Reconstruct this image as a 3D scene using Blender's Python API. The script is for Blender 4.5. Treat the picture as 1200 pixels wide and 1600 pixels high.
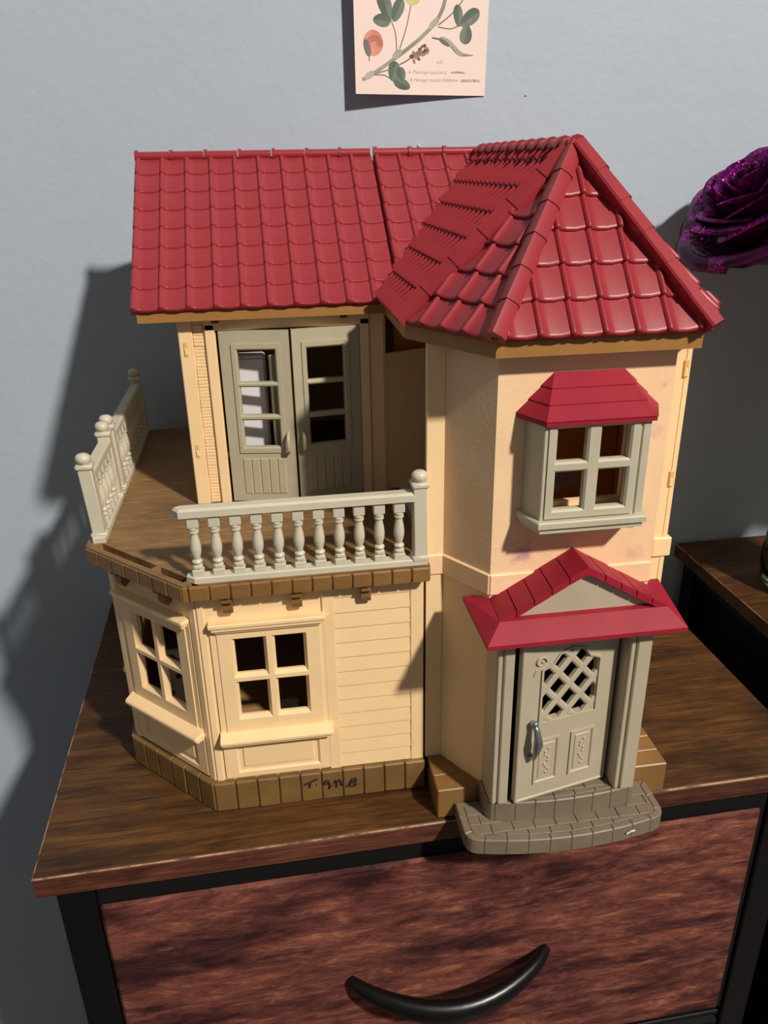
import bpy, bmesh, math, random
from mathutils import Vector, Matrix, noise
for o in list(bpy.data.objects): bpy.data.objects.remove(o)
random.seed(7)
SC = bpy.context.scene
COL = SC.collection
S = 0.01                                   # everything below is measured in centimetres

# ------------------------------------------------------------------ camera, world, lamp, exposure
cam_d = bpy.data.cameras.new('camera'); cam = bpy.data.objects.new('camera', cam_d); COL.objects.link(cam)
cam.location = (0.0601764, -0.4455454, 0.4181858)
cam.rotation_euler = (1.158627, 0.0170512, -0.148498)
cam_d.sensor_fit = 'VERTICAL'; cam_d.sensor_height = 24.0; cam_d.lens = 1244.19 / 1600 * 24.0
cam_d.clip_start = 0.01
SC.camera = cam
w = bpy.data.worlds.new('room_light'); SC.world = w; w.use_nodes = True
w.node_tree.nodes['Background'].inputs[0].default_value = (0.82, 0.85, 0.84, 1)
w.node_tree.nodes['Background'].inputs[1].default_value = 0.165
ld = bpy.data.lights.new('ceiling_lamp', 'POINT'); ld.energy = 775; ld.color = (1.0, 0.92, 0.81); ld.shadow_soft_size = 0.11
lamp = bpy.data.objects.new('ceiling_lamp', ld); COL.objects.link(lamp); lamp.location = (1.75, -2.55, 2.85)
SC.view_settings.view_transform = 'Standard'; SC.view_settings.look = 'None'
SC.view_settings.exposure = 0.0; SC.view_settings.gamma = 1.0; SC.view_settings.use_curve_mapping = False
SC.cycles.max_bounces = 8

# ------------------------------------------------------------------ materials
def lin(c):
    return tuple(((x/255/12.92) if x <= 10 else ((x/255+0.055)/1.055)**2.4) for x in c) + (1,)
class NT:
    def __init__(s, name):
        s.m = bpy.data.materials.new(name); s.m.use_nodes = True; s.t = s.m.node_tree
        s.b = s.t.nodes['Principled BSDF']
    def n(s, typ, **kw):
        nd = s.t.nodes.new(typ)
        for k, v in kw.items():
            if k.startswith('_'): setattr(nd, k[1:], v)
            else: nd.inputs[k.replace('__', ' ')].default_value = v
        return nd
    def l(s, a, ao, b, bi): s.t.links.new(a.outputs[ao], b.inputs[bi])
    def coords(s, scale=(1,1,1), rot=(0,0,0)):
        tc = s.n('ShaderNodeTexCoord'); mp = s.n('ShaderNodeMapping', Scale=scale, Rotation=rot)
        s.l(tc, 'Object', mp, 'Vector'); return mp
    def noise(s, scale, coord, detail=4, rough=0.55, dist=0.0):
        nd = s.n('ShaderNodeTexNoise', Scale=scale, Detail=detail, Roughness=rough, Distortion=dist); s.l(coord, 'Vector', nd, 'Vector'); return nd
    def ramp(s, src, stops, out='Fac'):
        r = s.n('ShaderNodeValToRGB'); e = r.color_ramp.elements
        while len(e) < len(stops): e.new(0.5)
        for i, (p, c) in enumerate(stops): e[i].position = p; e[i].color = c
        s.l(src, out, r, 'Fac'); return r
    def mix(s, fac, a, b, blend='MIX'):
        mx = s.n('ShaderNodeMix', _data_type='RGBA', _blend_type=blend)
        for sock, v in ((0, fac), (6, a), (7, b)):
            if isinstance(v, tuple) and not isinstance(v[0], float): s.t.links.new(v[0].outputs[v[1]], mx.inputs[sock])
            else: mx.inputs[sock].default_value = v
        return mx
    def bump(s, src, out, strength, dist=0.001):
        b = s.n('ShaderNodeBump', Strength=strength, Distance=dist); s.l(src, out, b, 'Height'); s.l(b, 'Normal', s.b, 'Normal'); return b
    def color(s, src, out): s.l(src, out, s.b, 'Base Color')
def K(c): return tuple(float(x) for x in lin(c))
G0, G1 = (0.,0.,0.,1.), (1.,1.,1.,1.)

def plastic(name, c, rough=0.42, var=0.06, bump=0.06, bscale=260, spec=0.45, wear=None, wear_at=(0.70, 0.76)):
    k = NT(name); co = k.coords()
    n1 = k.noise(45, co, 3)
    a = K(c); d = tuple(x*(1-2.2*var) for x in a[:3]) + (1.,); u = tuple(min(1., x*(1+var)) for x in a[:3]) + (1.,)
    r = k.ramp(n1, [(0.3, d), (0.7, u)])
    src, out = r, 'Color'
    if wear:
        n2 = k.noise(160, co, 5, 0.65); r2 = k.ramp(n2, [(wear_at[0], G0), (wear_at[1], G1)])
        mx = k.mix((r2, 'Color'), (r, 'Color'), K(wear)); src, out = mx, 'Result'
        k.t.links.new(mx.outputs[2], k.b.inputs['Base Color'])
    else: k.color(src, out)
    n3 = k.noise(bscale, co, 3); k.bump(n3, 'Fac', bump)
    k.b.inputs['Roughness'].default_value = rough; k.b.inputs['Specular IOR Level'].default_value = spec
    return k.m
M = {}
M['roof'] = plastic('red_roof_plastic', (154, 49, 57), 0.36, 0.05, 0.04, spec=0.32, wear=(205, 120, 125), wear_at=(0.735, 0.80))
M['gloss_red'] = plastic('crimson_plastic', (156, 36, 54), 0.5, 0.05, 0.02, spec=0.16, wear=(214, 130, 140), wear_at=(0.745, 0.79))
M['cream'] = plastic('cream_plastic', (248, 214, 164), 0.5, 0.02, 0.04)
M['trim'] = plastic('grey_green_plastic', (192, 185, 163), 0.45, 0.03, 0.05)
M['door'] = plastic('taupe_plastic', (184, 173, 150), 0.45, 0.03, 0.05)
M['french'] = plastic('olive_grey_plastic', (184, 175, 149), 0.42, 0.03, 0.05)
M['rail'] = plastic('pale_grey_plastic', (206, 199, 178), 0.38, 0.03, 0.04)
M['fascia'] = plastic('tan_plastic', (162, 116, 60), 0.5, 0.04, 0.05)
M['plinth'] = plastic('mustard_brown_plastic', (124, 95, 54), 0.42, 0.10, 0.10)
M['plinth2'] = plastic('ochre_brown_plastic', (136, 101, 55), 0.42, 0.06, 0.06)
M['edge'] = plastic('walnut_brown_plastic', (138, 101, 56), 0.40, 0.10, 0.10)
M['step'] = plastic('grey_brown_plastic', (126, 113, 95), 0.48, 0.06, 0.08)
M['inner'] = plastic('brown_interior_plastic', (120, 76, 34), 0.55, 0.04, 0.04)
M['white'] = plastic('white_plastic', (226, 222, 226), 0.5, 0.02, 0.03)
M['silver'] = plastic('silver_plastic', (168, 170, 176), 0.25, 0.02, 0.02); M['silver'].node_tree.nodes['Principled BSDF'].inputs['Metallic'].default_value = 0.85
M['ink'] = plastic('marker_ink', (42, 30, 40), 0.6, 0.1, 0.0)
M['slot'] = plastic('slot_yellow', (226, 184, 110), 0.5, 0.03, 0.03)
M['black'] = plastic('black_metal', (10, 10, 13), 0.55, 0.1, 0.1, spec=0.25)
M['handle'] = plastic('black_handle', (10, 9, 10), 0.32, 0.1, 0.02)

def stucco():
    k = NT('peach_stucco_plastic'); co = k.coords()
    n1 = k.noise(30, co, 3); r = k.ramp(n1, [(0.3, K((243, 203, 160))), (0.7, K((250, 214, 172)))])
    cur = (r, 'Color')
    tc = k.n('ShaderNodeTexCoord')
    wob = k.noise(140, co, 4, 0.7)
    for (p, rad, c, amt) in (((.2055, -.0315, .2010), .0085, (176, 112, 150), .75), ((.1990, -.0315, .1965), .005, (190, 130, 150), .55),
                        ((.2800, -.0315, .2725), .0045, (196, 128, 160), .6), ((.2755, -.0315, .1935), .007, (214, 150, 150), .5), ((.2822, -.0315, .3000), .003, (120, 80, 50), .5)):
        vm = k.n('ShaderNodeVectorMath', _operation='DISTANCE'); vm.inputs[1].default_value = p; k.l(tc, 'Object', vm, 0)
        ad = k.n('ShaderNodeMath', _operation='MULTIPLY_ADD'); k.l(wob, 'Fac', ad, 0); ad.inputs[1].default_value = rad*2.6; k.t.links.new(vm.outputs['Value'], ad.inputs[2])
        rr = k.ramp(ad, [(rad*1.5, (amt, amt, amt, 1.)), (rad*2.3, G0)], 'Value')
        mx = k.mix((rr, 'Color'), cur, K(c)); cur = (mx, 2)
    k.t.links.new(cur[0].outputs[cur[1]], k.b.inputs['Base Color'])
    n2 = k.noise(330, co, 5, 0.6); k.bump(n2, 'Fac', 0.22, 0.001)
    k.b.inputs['Roughness'].default_value = 0.55
    return k.m
M['stucco'] = stucco()

def deckwood():
    k = NT('brown_deck_plastic'); co = k.coords((14, 90, 14)); n = k.noise(3.0, co, 6, 0.65, 0.6)
    r = k.ramp(n, [(0.30, K((118, 88, 54))), (0.55, K((142, 108, 68))), (0.72, K((166, 132, 92)))])
    co2 = k.coords(); n2 = k.noise(25, co2, 4); r2 = k.ramp(n2, [(0.35, (0.72, 0.72, 0.72, 1.)), (0.65, G1)])
    mx = k.mix(1.0, (r, 'Color'), (r2, 'Color'), 'MULTIPLY'); k.t.links.new(mx.outputs[2], k.b.inputs['Base Color'])
    k.bump(n, 'Fac', 0.25); k.b.inputs['Roughness'].default_value = 0.45
    return k.m
M['deck'] = deckwood()

def tablewood(name, dark, mid, light, rough, red=1.0):
    k = NT(name)
    co = k.coords((2.6, 34, 34), (0, 0, 0.03)); n = k.noise(5.0, co, 10, 0.72, 0.7)
    r = k.ramp(n, [(0.28, K(dark)), (0.5, K(mid)), (0.72, K(light))])
    co2 = k.coords((5, 11, 11)); n2 = k.noise(2.4, co2, 5, 0.6, 0.4); r2 = k.ramp(n2, [(0.36, (0.42, 0.38, 0.38, 1.)), (0.56, G1)])
    mx = k.mix(1.0, (r, 'Color'), (r2, 'Color'), 'MULTIPLY')
    k.t.links.new(mx.outputs[2], k.b.inputs['Base Color'])
    co3 = k.coords((4, 150, 150)); n3 = k.noise(6, co3, 6, 0.65); k.bump(n3, 'Fac', 0.35, 0.0012); r3 = k.ramp(n3, [(0.38, (0.66, 0.62, 0.60, 1.)), (0.55, G1)]); m3 = k.mix(1.0, (mx, 2), (r3, 'Color'), 'MULTIPLY'); k.t.links.new(m3.outputs[2], k.b.inputs['Base Color'])
    k.b.inputs['Roughness'].default_value = rough; k.b.inputs['Specular IOR Level'].default_value = 0.35
    return k.m
M['table'] = tablewood('rustic_brown_board', (46, 28, 15), (90, 58, 28), (122, 83, 42), 0.5)
M['tableedge'] = tablewood('rustic_brown_edge', (52, 26, 18), (100, 56, 42), (138, 84, 62), 0.55)
def worn():
    k = NT('worn_board_corner'); co = k.coords(); n = k.noise(70, co, 5, 0.7); r = k.ramp(n, [(0.38, K((96, 60, 38))), (0.58, K((186, 142, 104)))]); k.color(r, 'Color'); k.b.inputs['Roughness'].default_value = 0.7
    return k.m
M['worn'] = worn()
def drawerfabric():
    k = NT('wood_print_fabric')
    co = k.coords((8.0, 12, 34), (0, 0.07, 0)); n = k.noise(3.2, co, 14, 0.80, 0.5)
    r = k.ramp(n, [(0.36, K((66, 32, 32))), (0.49, K((108, 60, 53))), (0.57, K((138, 82, 67))), (0.68, K((192, 126, 96)))])
    co2 = k.coords((5.0, 6.5, 15)); n2 = k.noise(1.5, co2, 6, 0.62, 0.3); r2 = k.ramp(n2, [(0.38, (0.26, 0.25, 0.36, 1.)), (0.52, G1)])
    mx = k.mix(1.0, (r, 'Color'), (r2, 'Color'), 'MULTIPLY'); k.t.links.new(mx.outputs[2], k.b.inputs['Base Color'])
    co3 = k.coords(); wv = k.n('ShaderNodeTexVoronoi', Scale=700.0); k.l(co3, 'Vector', wv, 'Vector'); k.bump(wv, 'Distance', 0.25, 0.0008)
    k.b.inputs['Roughness'].default_value = 0.72; k.b.inputs['Specular IOR Level'].default_value = 0.2
    return k.m
M['drawer'] = drawerfabric()
def piping():
    k = NT('black_ribbed_binding'); co = k.coords((1, 1, 1), (0, 0.6, 0)); wv = k.n('ShaderNodeTexWave', Scale=240.0, Distortion=1.0); k.l(co, 'Vector', wv, 'Vector')
    r = k.ramp(wv, [(0.2, K((9, 9, 10))), (0.8, K((15, 14, 16)))]); k.color(r, 'Color'); k.bump(wv, 'Fac', 0.4, 0.0008); k.b.inputs['Roughness'].default_value = 0.75; k.b.inputs['Specular IOR Level'].default_value = 0.25
    return k.m
M['binding'] = piping()
def wallpaint():
    k = NT('pale_blue_grey_wall_paint'); co = k.coords(); n = k.noise(70, co, 6, 0.6); n1 = k.noise(3, co, 3)
    r = k.ramp(n1, [(0.3, K((172, 185, 200))), (0.7, K((178, 191, 205)))]); k.color(r, 'Color'); k.bump(n, 'Fac', 0.22, 0.0025)
    k.b.inputs['Roughness'].default_value = 0.62; return k.m
M['wall'] = wallpaint()
def floormat():
    k = NT('dark_wood_floor'); co = k.coords((1, 8, 1)); n = k.noise(4, co, 5); r = k.ramp(n, [(0.3, K((60, 48, 40))), (0.7, K((92, 74, 60)))]); k.color(r, 'Color'); k.b.inputs['Roughness'].default_value = 0.5; return k.m
M['floor'] = floormat()
def petal():
    k = NT('purple_glitter_petal'); co = k.coords()
    v = k.n('ShaderNodeTexVoronoi', Scale=900.0); k.l(co, 'Vector', v, 'Vector')
    sep = k.n('ShaderNodeSeparateColor'); k.l(v, 'Color', sep, 'Color')
    msk = k.noise(22, co, 4, 0.7); rm = k.ramp(msk, [(0.44, G0), (0.58, G1)])
    r = k.ramp(sep, [(0.2, K((110, 14, 98))), (0.9, K((220, 60, 200)))], 'Red')
    base = k.noise(40, co, 4); rb = k.ramp(base, [(0.3, K((52, 10, 48))), (0.7, K((92, 22, 82)))])
    mx = k.mix((rm, 'Color'), (rb, 'Color'), (r, 'Color')); k.t.links.new(mx.outputs[2], k.b.inputs['Base Color'])
    mu = k.n('ShaderNodeMath', _operation='MULTIPLY'); k.l(sep, 'Green', mu, 0); k.l(rm, 'Color', mu, 1)
    geo = k.n('ShaderNodeNewGeometry'); c0 = k.n('ShaderNodeVectorMath', _operation='SUBTRACT'); k.l(v, 'Color', c0, 0); c0.inputs[1].default_value = (.5, .5, .5)
    sc_ = k.n('ShaderNodeVectorMath', _operation='SCALE'); k.l(c0, 'Vector', sc_, 0); k.t.links.new(rm.outputs['Color'], sc_.inputs['Scale'])
    ad = k.n('ShaderNodeVectorMath', _operation='MULTIPLY_ADD'); k.l(sc_, 'Vector', ad, 0); ad.inputs[1].default_value = (1.5, 1.5, 1.5); k.l(geo, 'Normal', ad, 2)
    nm_ = k.n('ShaderNodeVectorMath', _operation='NORMALIZE'); k.l(ad, 'Vector', nm_, 0); k.t.links.new(nm_.outputs['Vector'], k.b.inputs['Normal']); k.t.links.new(rm.outputs['Color'], k.b.inputs['Metallic']); k.b.inputs['Roughness'].default_value = 0.22; k.b.inputs['Specular IOR Level'].default_value = 0.2
    return k.m
M['petal'] = petal()
M['leaf'] = plastic('dark_leaf', (40, 62, 36), 0.5, 0.15, 0.2)
def glass():
    k = NT('green_glass'); k.b.inputs['Base Color'].default_value = K((190, 224, 190)); k.b.inputs['Transmission Weight'].default_value = 1.0; k.b.inputs['Roughness'].default_value = 0.03; return k.m
M['glass'] = glass()
def floral():
    k = NT('floral_print_fabric'); co = k.coords(); v = k.n('ShaderNodeTexVoronoi', Scale=95.0); k.l(co, 'Vector', v, 'Vector')
    r = k.ramp(v, [(0.22, K((96, 22, 20))), (0.30, K((70, 66, 40))), (0.36, K((222, 208, 186)))], 'Distance'); k.color(r, 'Color'); k.b.inputs['Roughness'].default_value = 0.8; return k.m
M['floral'] = floral()
def paper():
    k = NT('pink_cream_paper'); co = k.coords(); n = k.noise(12, co, 3); r = k.ramp(n, [(0.35, K((240, 216, 210))), (0.65, K((244, 224, 214)))]); k.color(r, 'Color'); k.b.inputs['Roughness'].default_value = 0.7; return k.m
M['paper'] = paper()
def printed(name, c): return plastic(name, c, 0.7, 0.14, 0.0, spec=0.2)
for nm, c in dict(p_leaf=(126, 136, 124), p_leafdark=(102, 116, 104), p_stem=(162, 162, 152), p_node=(192, 186, 172), p_thin=(130, 120, 112), p_coral=(222, 150, 130), p_coraldark=(176, 104, 88),
                  p_brown=(126, 98, 88), p_brownlight=(172, 146, 132), p_yellow=(206, 204, 132), p_pod=(168, 172, 156), p_grey=(116, 118, 112), p_script=(186, 166, 160), p_bold=(96, 72, 80)).items(): M[nm] = printed('print_' + nm[2:], c)

# ------------------------------------------------------------------ mesh helpers (centimetres)
ORG = {}                                    # world origin (cm) of the thing that an object belongs to
class Fr:                                   # local frame: u along a wall, d outwards, z up
    def __init__(s, O, U, N, Z=(0, 0, 1)): s.O, s.U, s.N, s.Z = Vector(O), Vector(U), Vector(N), Vector(Z)
    def __call__(s, p): return s.O + s.U*p[0] + s.N*p[1] + s.Z*p[2]
def wallframe(a, b):                        # frame on the vertical wall from a to b (x, y), seen from outside with a on the left
    A, B = Vector((a[0], a[1], 0)), Vector((b[0], b[1], 0)); U = (B-A).normalized(); return Fr(A, U, U.cross(Vector((0, 0, 1)))), (B-A).length
class MB:
    def __init__(s, T=None): s.v, s.f, s.T = [], [], T
    def add(s, vs, fs):
        n = len(s.v); s.v += [Vector(s.T(p)) if s.T else Vector(p) for p in vs]; s.f += [tuple(i+n for i in f) for f in fs]; return s
    def box(s, x0, x1, y0, y1, z0, z1, b=0.06):
        x0, x1 = min(x0, x1), max(x0, x1); y0, y1 = min(y0, y1), max(y0, y1); z0, z1 = min(z0, z1), max(z0, z1)
        b = min(b, (x1-x0)*.45, (y1-y0)*.45, (z1-z0)*.45); X, Y, Zz = (x0, x1), (y0, y1), (z0, z1); vs = []; ix = {}
        for i in (0, 1):
            for j in (0, 1):
                for k in (0, 1):
                    sx, sy, sz = 1-2*i, 1-2*j, 1-2*k
                    for a in range(3):
                        p = [X[i]+sx*b, Y[j]+sy*b, Zz[k]+sz*b]; p[a] = (X[i], Y[j], Zz[k])[a]; ix[(i, j, k, a)] = len(vs); vs.append(p)
        fs = []
        for s_ in (0, 1):
            fs.append([ix[(s_, j, k, 0)] for j, k in ((0, 0), (1, 0), (1, 1), (0, 1))])
            fs.append([ix[(i, s_, k, 1)] for i, k in ((0, 0), (1, 0), (1, 1), (0, 1))])
            fs.append([ix[(i, j, s_, 2)] for i, j in ((0, 0), (1, 0), (1, 1), (0, 1))])
        for a in (0, 1):
            for c in (0, 1):
                fs.append([ix[(a, c, 0, 0)], ix[(a, c, 1, 0)], ix[(a, c, 1, 1)], ix[(a, c, 0, 1)]])
                fs.append([ix[(a, 0, c, 0)], ix[(a, 1, c, 0)], ix[(a, 1, c, 2)], ix[(a, 0, c, 2)]])
                fs.append([ix[(0, a, c, 1)], ix[(1, a, c, 1)], ix[(1, a, c, 2)], ix[(0, a, c, 2)]])
                for k in (0, 1): fs.append([ix[(a, c, k, q)] for q in range(3)])
        return s.add(vs, fs)
    def prism(s, poly, z0, z1, b=0.0):      # polygon (u, d) pulled along z, optional chamfer of the upper rim
        n = len(poly); vs = [(p[0], p[1], z0) for p in poly]
        if b:
            ins = inset(poly, b); vs += [(p[0], p[1], z1-b) for p in poly] + [(p[0], p[1], z1) for p in ins]; L = 3
        else: vs += [(p[0], p[1], z1) for p in poly]; L = 2
        fs = [tuple(range(n))[::-1], tuple(range((L-1)*n, L*n))]
        for k in range(L-1):
            for i in range(n): j = (i+1) % n; fs.append((k*n+i, k*n+j, (k+1)*n+j, (k+1)*n+i))
        return s.add(vs, fs)
    def xprism(s, poly, x0, x1):            # polygon (d, z) pulled along u
        n = len(poly); vs = [(x0, p[0], p[1]) for p in poly] + [(x1, p[0], p[1]) for p in poly]
        return s.add(vs, [tuple(range(n)), tuple(range(n, 2*n))[::-1]] + [(i, (i+1) % n, n+(i+1) % n, n+i) for i in range(n)])
    def solid(s, pts, thick):               # planar polygon in space thickened downwards along its normal
        P = [Vector(p) for p in pts]; N = Vector((0, 0, 0))
        for i in range(len(P)): N += P[i].cross(P[(i+1) % len(P)])
        N.normalize(); n = len(P); vs = P + [p - N*thick for p in P]
        return s.add(vs, [tuple(range(n)), tuple(range(n, 2*n))[::-1]] + [(i, n+i, n+(i+1) % n, (i+1) % n) for i in range(n)])
    def tube(s, pts, r, n=8, cap=True):
        P = [Vector(p) for p in pts]; m = len(P); R_ = r if isinstance(r, (list, tuple)) else [r]*m; vs = []; up = None
        for i in range(m):
            t = (P[min(i+1, m-1)] - P[max(i-1, 0)]).normalized()
            if up is None: up = t.cross(Vector((0, 0, 1)) if abs(t.z) < .9 else Vector((1, 0, 0))).normalized()
            else: up = (up - t*up.dot(t)).normalized()
            w_ = t.cross(up)
            for k in range(n): a = 2*math.pi*k/n; vs.append(P[i] + (up*math.cos(a) + w_*math.sin(a))*R_[i])
        fs = [(i*n+k, i*n+(k+1) % n, (i+1)*n+(k+1) % n, (i+1)*n+k) for i in range(m-1) for k in range(n)]
        if cap: fs += [tuple(range(n))[::-1], tuple(range((m-1)*n, m*n))]
        return s.add(vs, fs)
    def lathe(s, prof, c, n=12):            # profile (r, z) around a vertical axis through c
        vs = [(c[0]+r*math.cos(2*math.pi*k/n), c[1]+r*math.sin(2*math.pi*k/n), c[2]+z) for r, z in prof for k in range(n)]; m = len(prof)
        return s.add(vs, [(i*n+k, i*n+(k+1) % n, (i+1)*n+(k+1) % n, (i+1)*n+k) for i in range(m-1) for k in range(n)] + [tuple(range(n))[::-1], tuple(range((m-1)*n, m*n))])
    def slab(s, u0, u1, z0, z1, holes, d0, d1, bev=0.0, bd=None):   # wall from d0 (back) to d1 (front) with rectangular holes; hole rims may splay outwards
        bd = bev if bd is None else bd
        H = [(a-bev, b+bev, c-bev, e+bev) for a, b, c, e in holes]
        us = sorted({u0, u1} | {h[0] for h in H} | {h[1] for h in H}); zs = sorted({z0, z1} | {h[2] for h in H} | {h[3] for h in H})
        us = [x for x in us if u0 <= x <= u1]; zs = [x for x in zs if z0 <= x <= z1]
        inh = lambda u, z: any(h[0] < u < h[1] and h[2] < z < h[3] for h in H)
        cell = {(i, j): not inh((us[i]+us[i+1])/2, (zs[j]+zs[j+1])/2) for i in range(len(us)-1) for j in range(len(zs)-1)}
        for (i, j), on in cell.items():
            if not on: continue
            a, b, c, e = us[i], us[i+1], zs[j], zs[j+1]
            s.add([(a, d1, c), (b, d1, c), (b, d1, e), (a, d1, e)], [(0, 1, 2, 3)]); s.add([(a, d0, c), (b, d0, c), (b, d0, e), (a, d0, e)], [(3, 2, 1, 0)])
            for di, dj, q in ((-1, 0, [(a, c), (a, e)]), (1, 0, [(b, c), (b, e)]), (0, -1, [(a, c), (b, c)]), (0, 1, [(a, e), (b, e)])):
                nb = cell.get((i+di, j+dj), None)
                if nb is None or (nb is False and bev == 0): s.add([(q[0][0], d0, q[0][1]), (q[1][0], d0, q[1][1]), (q[1][0], d1, q[1][1]), (q[0][0], d1, q[0][1])], [(0, 1, 2, 3)])
        if bev:
            for (a, b, c, e), (A, B, Cc, E_) in zip(holes, H):
                o = [(A, d1, Cc), (B, d1, Cc), (B, d1, E_), (A, d1, E_)]; i_ = [(a, d1-bd, c), (b, d1-bd, c), (b, d1-bd, e), (a, d1-bd, e)]; k_ = [(x, d0, z) for x, _, z in i_]
                bk = [(x, d0, z) for x, _, z in o]
                s.add(o + i_ + k_ + bk, [(q, (q+1) % 4, 4+(q+1) % 4, 4+q) for q in range(4)] + [(4+q, 4+(q+1) % 4, 8+(q+1) % 4, 8+q) for q in range(4)] + [(8+q, 8+(q+1) % 4, 12+(q+1) % 4, 12+q) for q in range(4)])
        return s
    def mesh(s, name, mat, org=(0, 0, 0), smooth=None, weld=True):
        me = bpy.data.meshes.new(name); o = Vector(org)
        me.from_pydata([tuple((p-o)*S) for p in s.v], [], s.f)
        bm = bmesh.new(); bm.from_mesh(me)
        if weld: bmesh.ops.remove_doubles(bm, verts=bm.verts, dist=1e-6)
        bmesh.ops.recalc_face_normals(bm, faces=bm.faces); bm.to_mesh(me); bm.free()
        me.materials.append(mat)
        if smooth:
            me.polygons.foreach_set('use_smooth', [True]*len(me.polygons)); me.set_sharp_from_angle(angle=math.radians(smooth))
        return me
    def build(s, name, mat, parent=None, smooth=None, weld=True):
        org = ORG.get(parent, (0, 0, 0)) if parent else (0, 0, 0)
        return link(name, s.mesh(name, mat, org, smooth, weld), parent)
def link(name, data, parent=None, mtx=None):
    o = bpy.data.objects.new(name, data); COL.objects.link(o)
    if parent: o.parent = parent; ORG[o] = ORG.get(parent, (0, 0, 0))
    if mtx is not None: o.matrix_basis = mtx
    return o
def thing(name, org, label, cat, group=None, rz=0.0):
    o = bpy.data.objects.new(name, None); COL.objects.link(o); o.location = Vector(org)*S; o.rotation_euler.z = rz; o.empty_display_size = .03
    ORG[o] = org; return tag(o, label, cat, group)
def tag(o, label, cat, group=None):
    o['label'] = label; o['category'] = cat
    if group: o['group'] = group
    return o
def inset(poly, b):                         # convex polygon (either winding) moved inwards by b
    n = len(poly); cx = sum(p[0] for p in poly)/n; cy = sum(p[1] for p in poly)/n; out = []
    L = []
    for i in range(n):
        a, c = poly[i], poly[(i+1) % n]; dx, dy = c[0]-a[0], c[1]-a[1]; l = math.hypot(dx, dy) or 1; nx, ny = -dy/l, dx/l
        if (cx-a[0])*nx + (cy-a[1])*ny < 0: nx, ny = -nx, -ny
        L.append((a[0]+nx*b, a[1]+ny*b, dx, dy))
    for i in range(n):
        x1, y1, dx1, dy1 = L[i-1]; x2, y2, dx2, dy2 = L[i]; den = dx1*dy2-dy1*dx2
        if abs(den) < 1e-9: out.append((x2, y2)); continue
        t = ((x2-x1)*dy2-(y2-y1)*dx2)/den; out.append((x1+dx1*t, y1+dy1*t))
    return out
def area(poly): return .5*sum(poly[i][0]*poly[(i+1) % len(poly)][1]-poly[(i+1) % len(poly)][0]*poly[i][1] for i in range(len(poly)))
def clip(poly, conv):                       # Sutherland-Hodgman against a convex polygon
    if area(conv) < 0: conv = conv[::-1]
    out = poly
    for i in range(len(conv)):
        a, b = conv[i], conv[(i+1) % len(conv)]; f = lambda p: (b[0]-a[0])*(p[1]-a[1])-(b[1]-a[1])*(p[0]-a[0]); res = []
        for j in range(len(out)):
            p, q = out[j], out[(j+1) % len(out)]; fp, fq = f(p), f(q)
            if fp >= 0: res.append(p)
            if fp*fq < 0: t = fp/(fp-fq); res.append((p[0]+(q[0]-p[0])*t, p[1]+(q[1]-p[1])*t))
        out = res
        if len(out) < 3: return []
    return out

# ------------------------------------------------------------------ setting: wall and floor
RZ = 0.018
def TF(x, y, z=0):                          # the wall and the nightstands stand a degree askew to the toy house
    c, s_ = math.cos(RZ), math.sin(RZ); return Vector((c*x-s_*y, s_*x+c*y, z))
FLOOR = -82.0; WALLY = 34.4
wl = MB(lambda p: TF(*p)).box(-230, 260, WALLY, WALLY+10, FLOOR, 190, 0).build('wall_back', M['wall']); wl['kind'] = 'structure'
wl['label'] = 'pale blue-grey painted wall behind the toy house'
fl = MB().box(-260, 300, -300, 50, FLOOR-4, FLOOR, 0).build('floor', M['floor']); fl['kind'] = 'structure'
for (x, z, r) in ((21.75, 43.3, .16), (31.8, 47.4, .12)):
    MB(lambda p: TF(*p)).add([], []).lathe([(r, -r*.6), (r*1.0, 0), (r*.7, r*.7), (r*.1, r*1.0)], (x, WALLY, z), 8).build('paint_drip', M['wall'], wl, 60)

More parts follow.
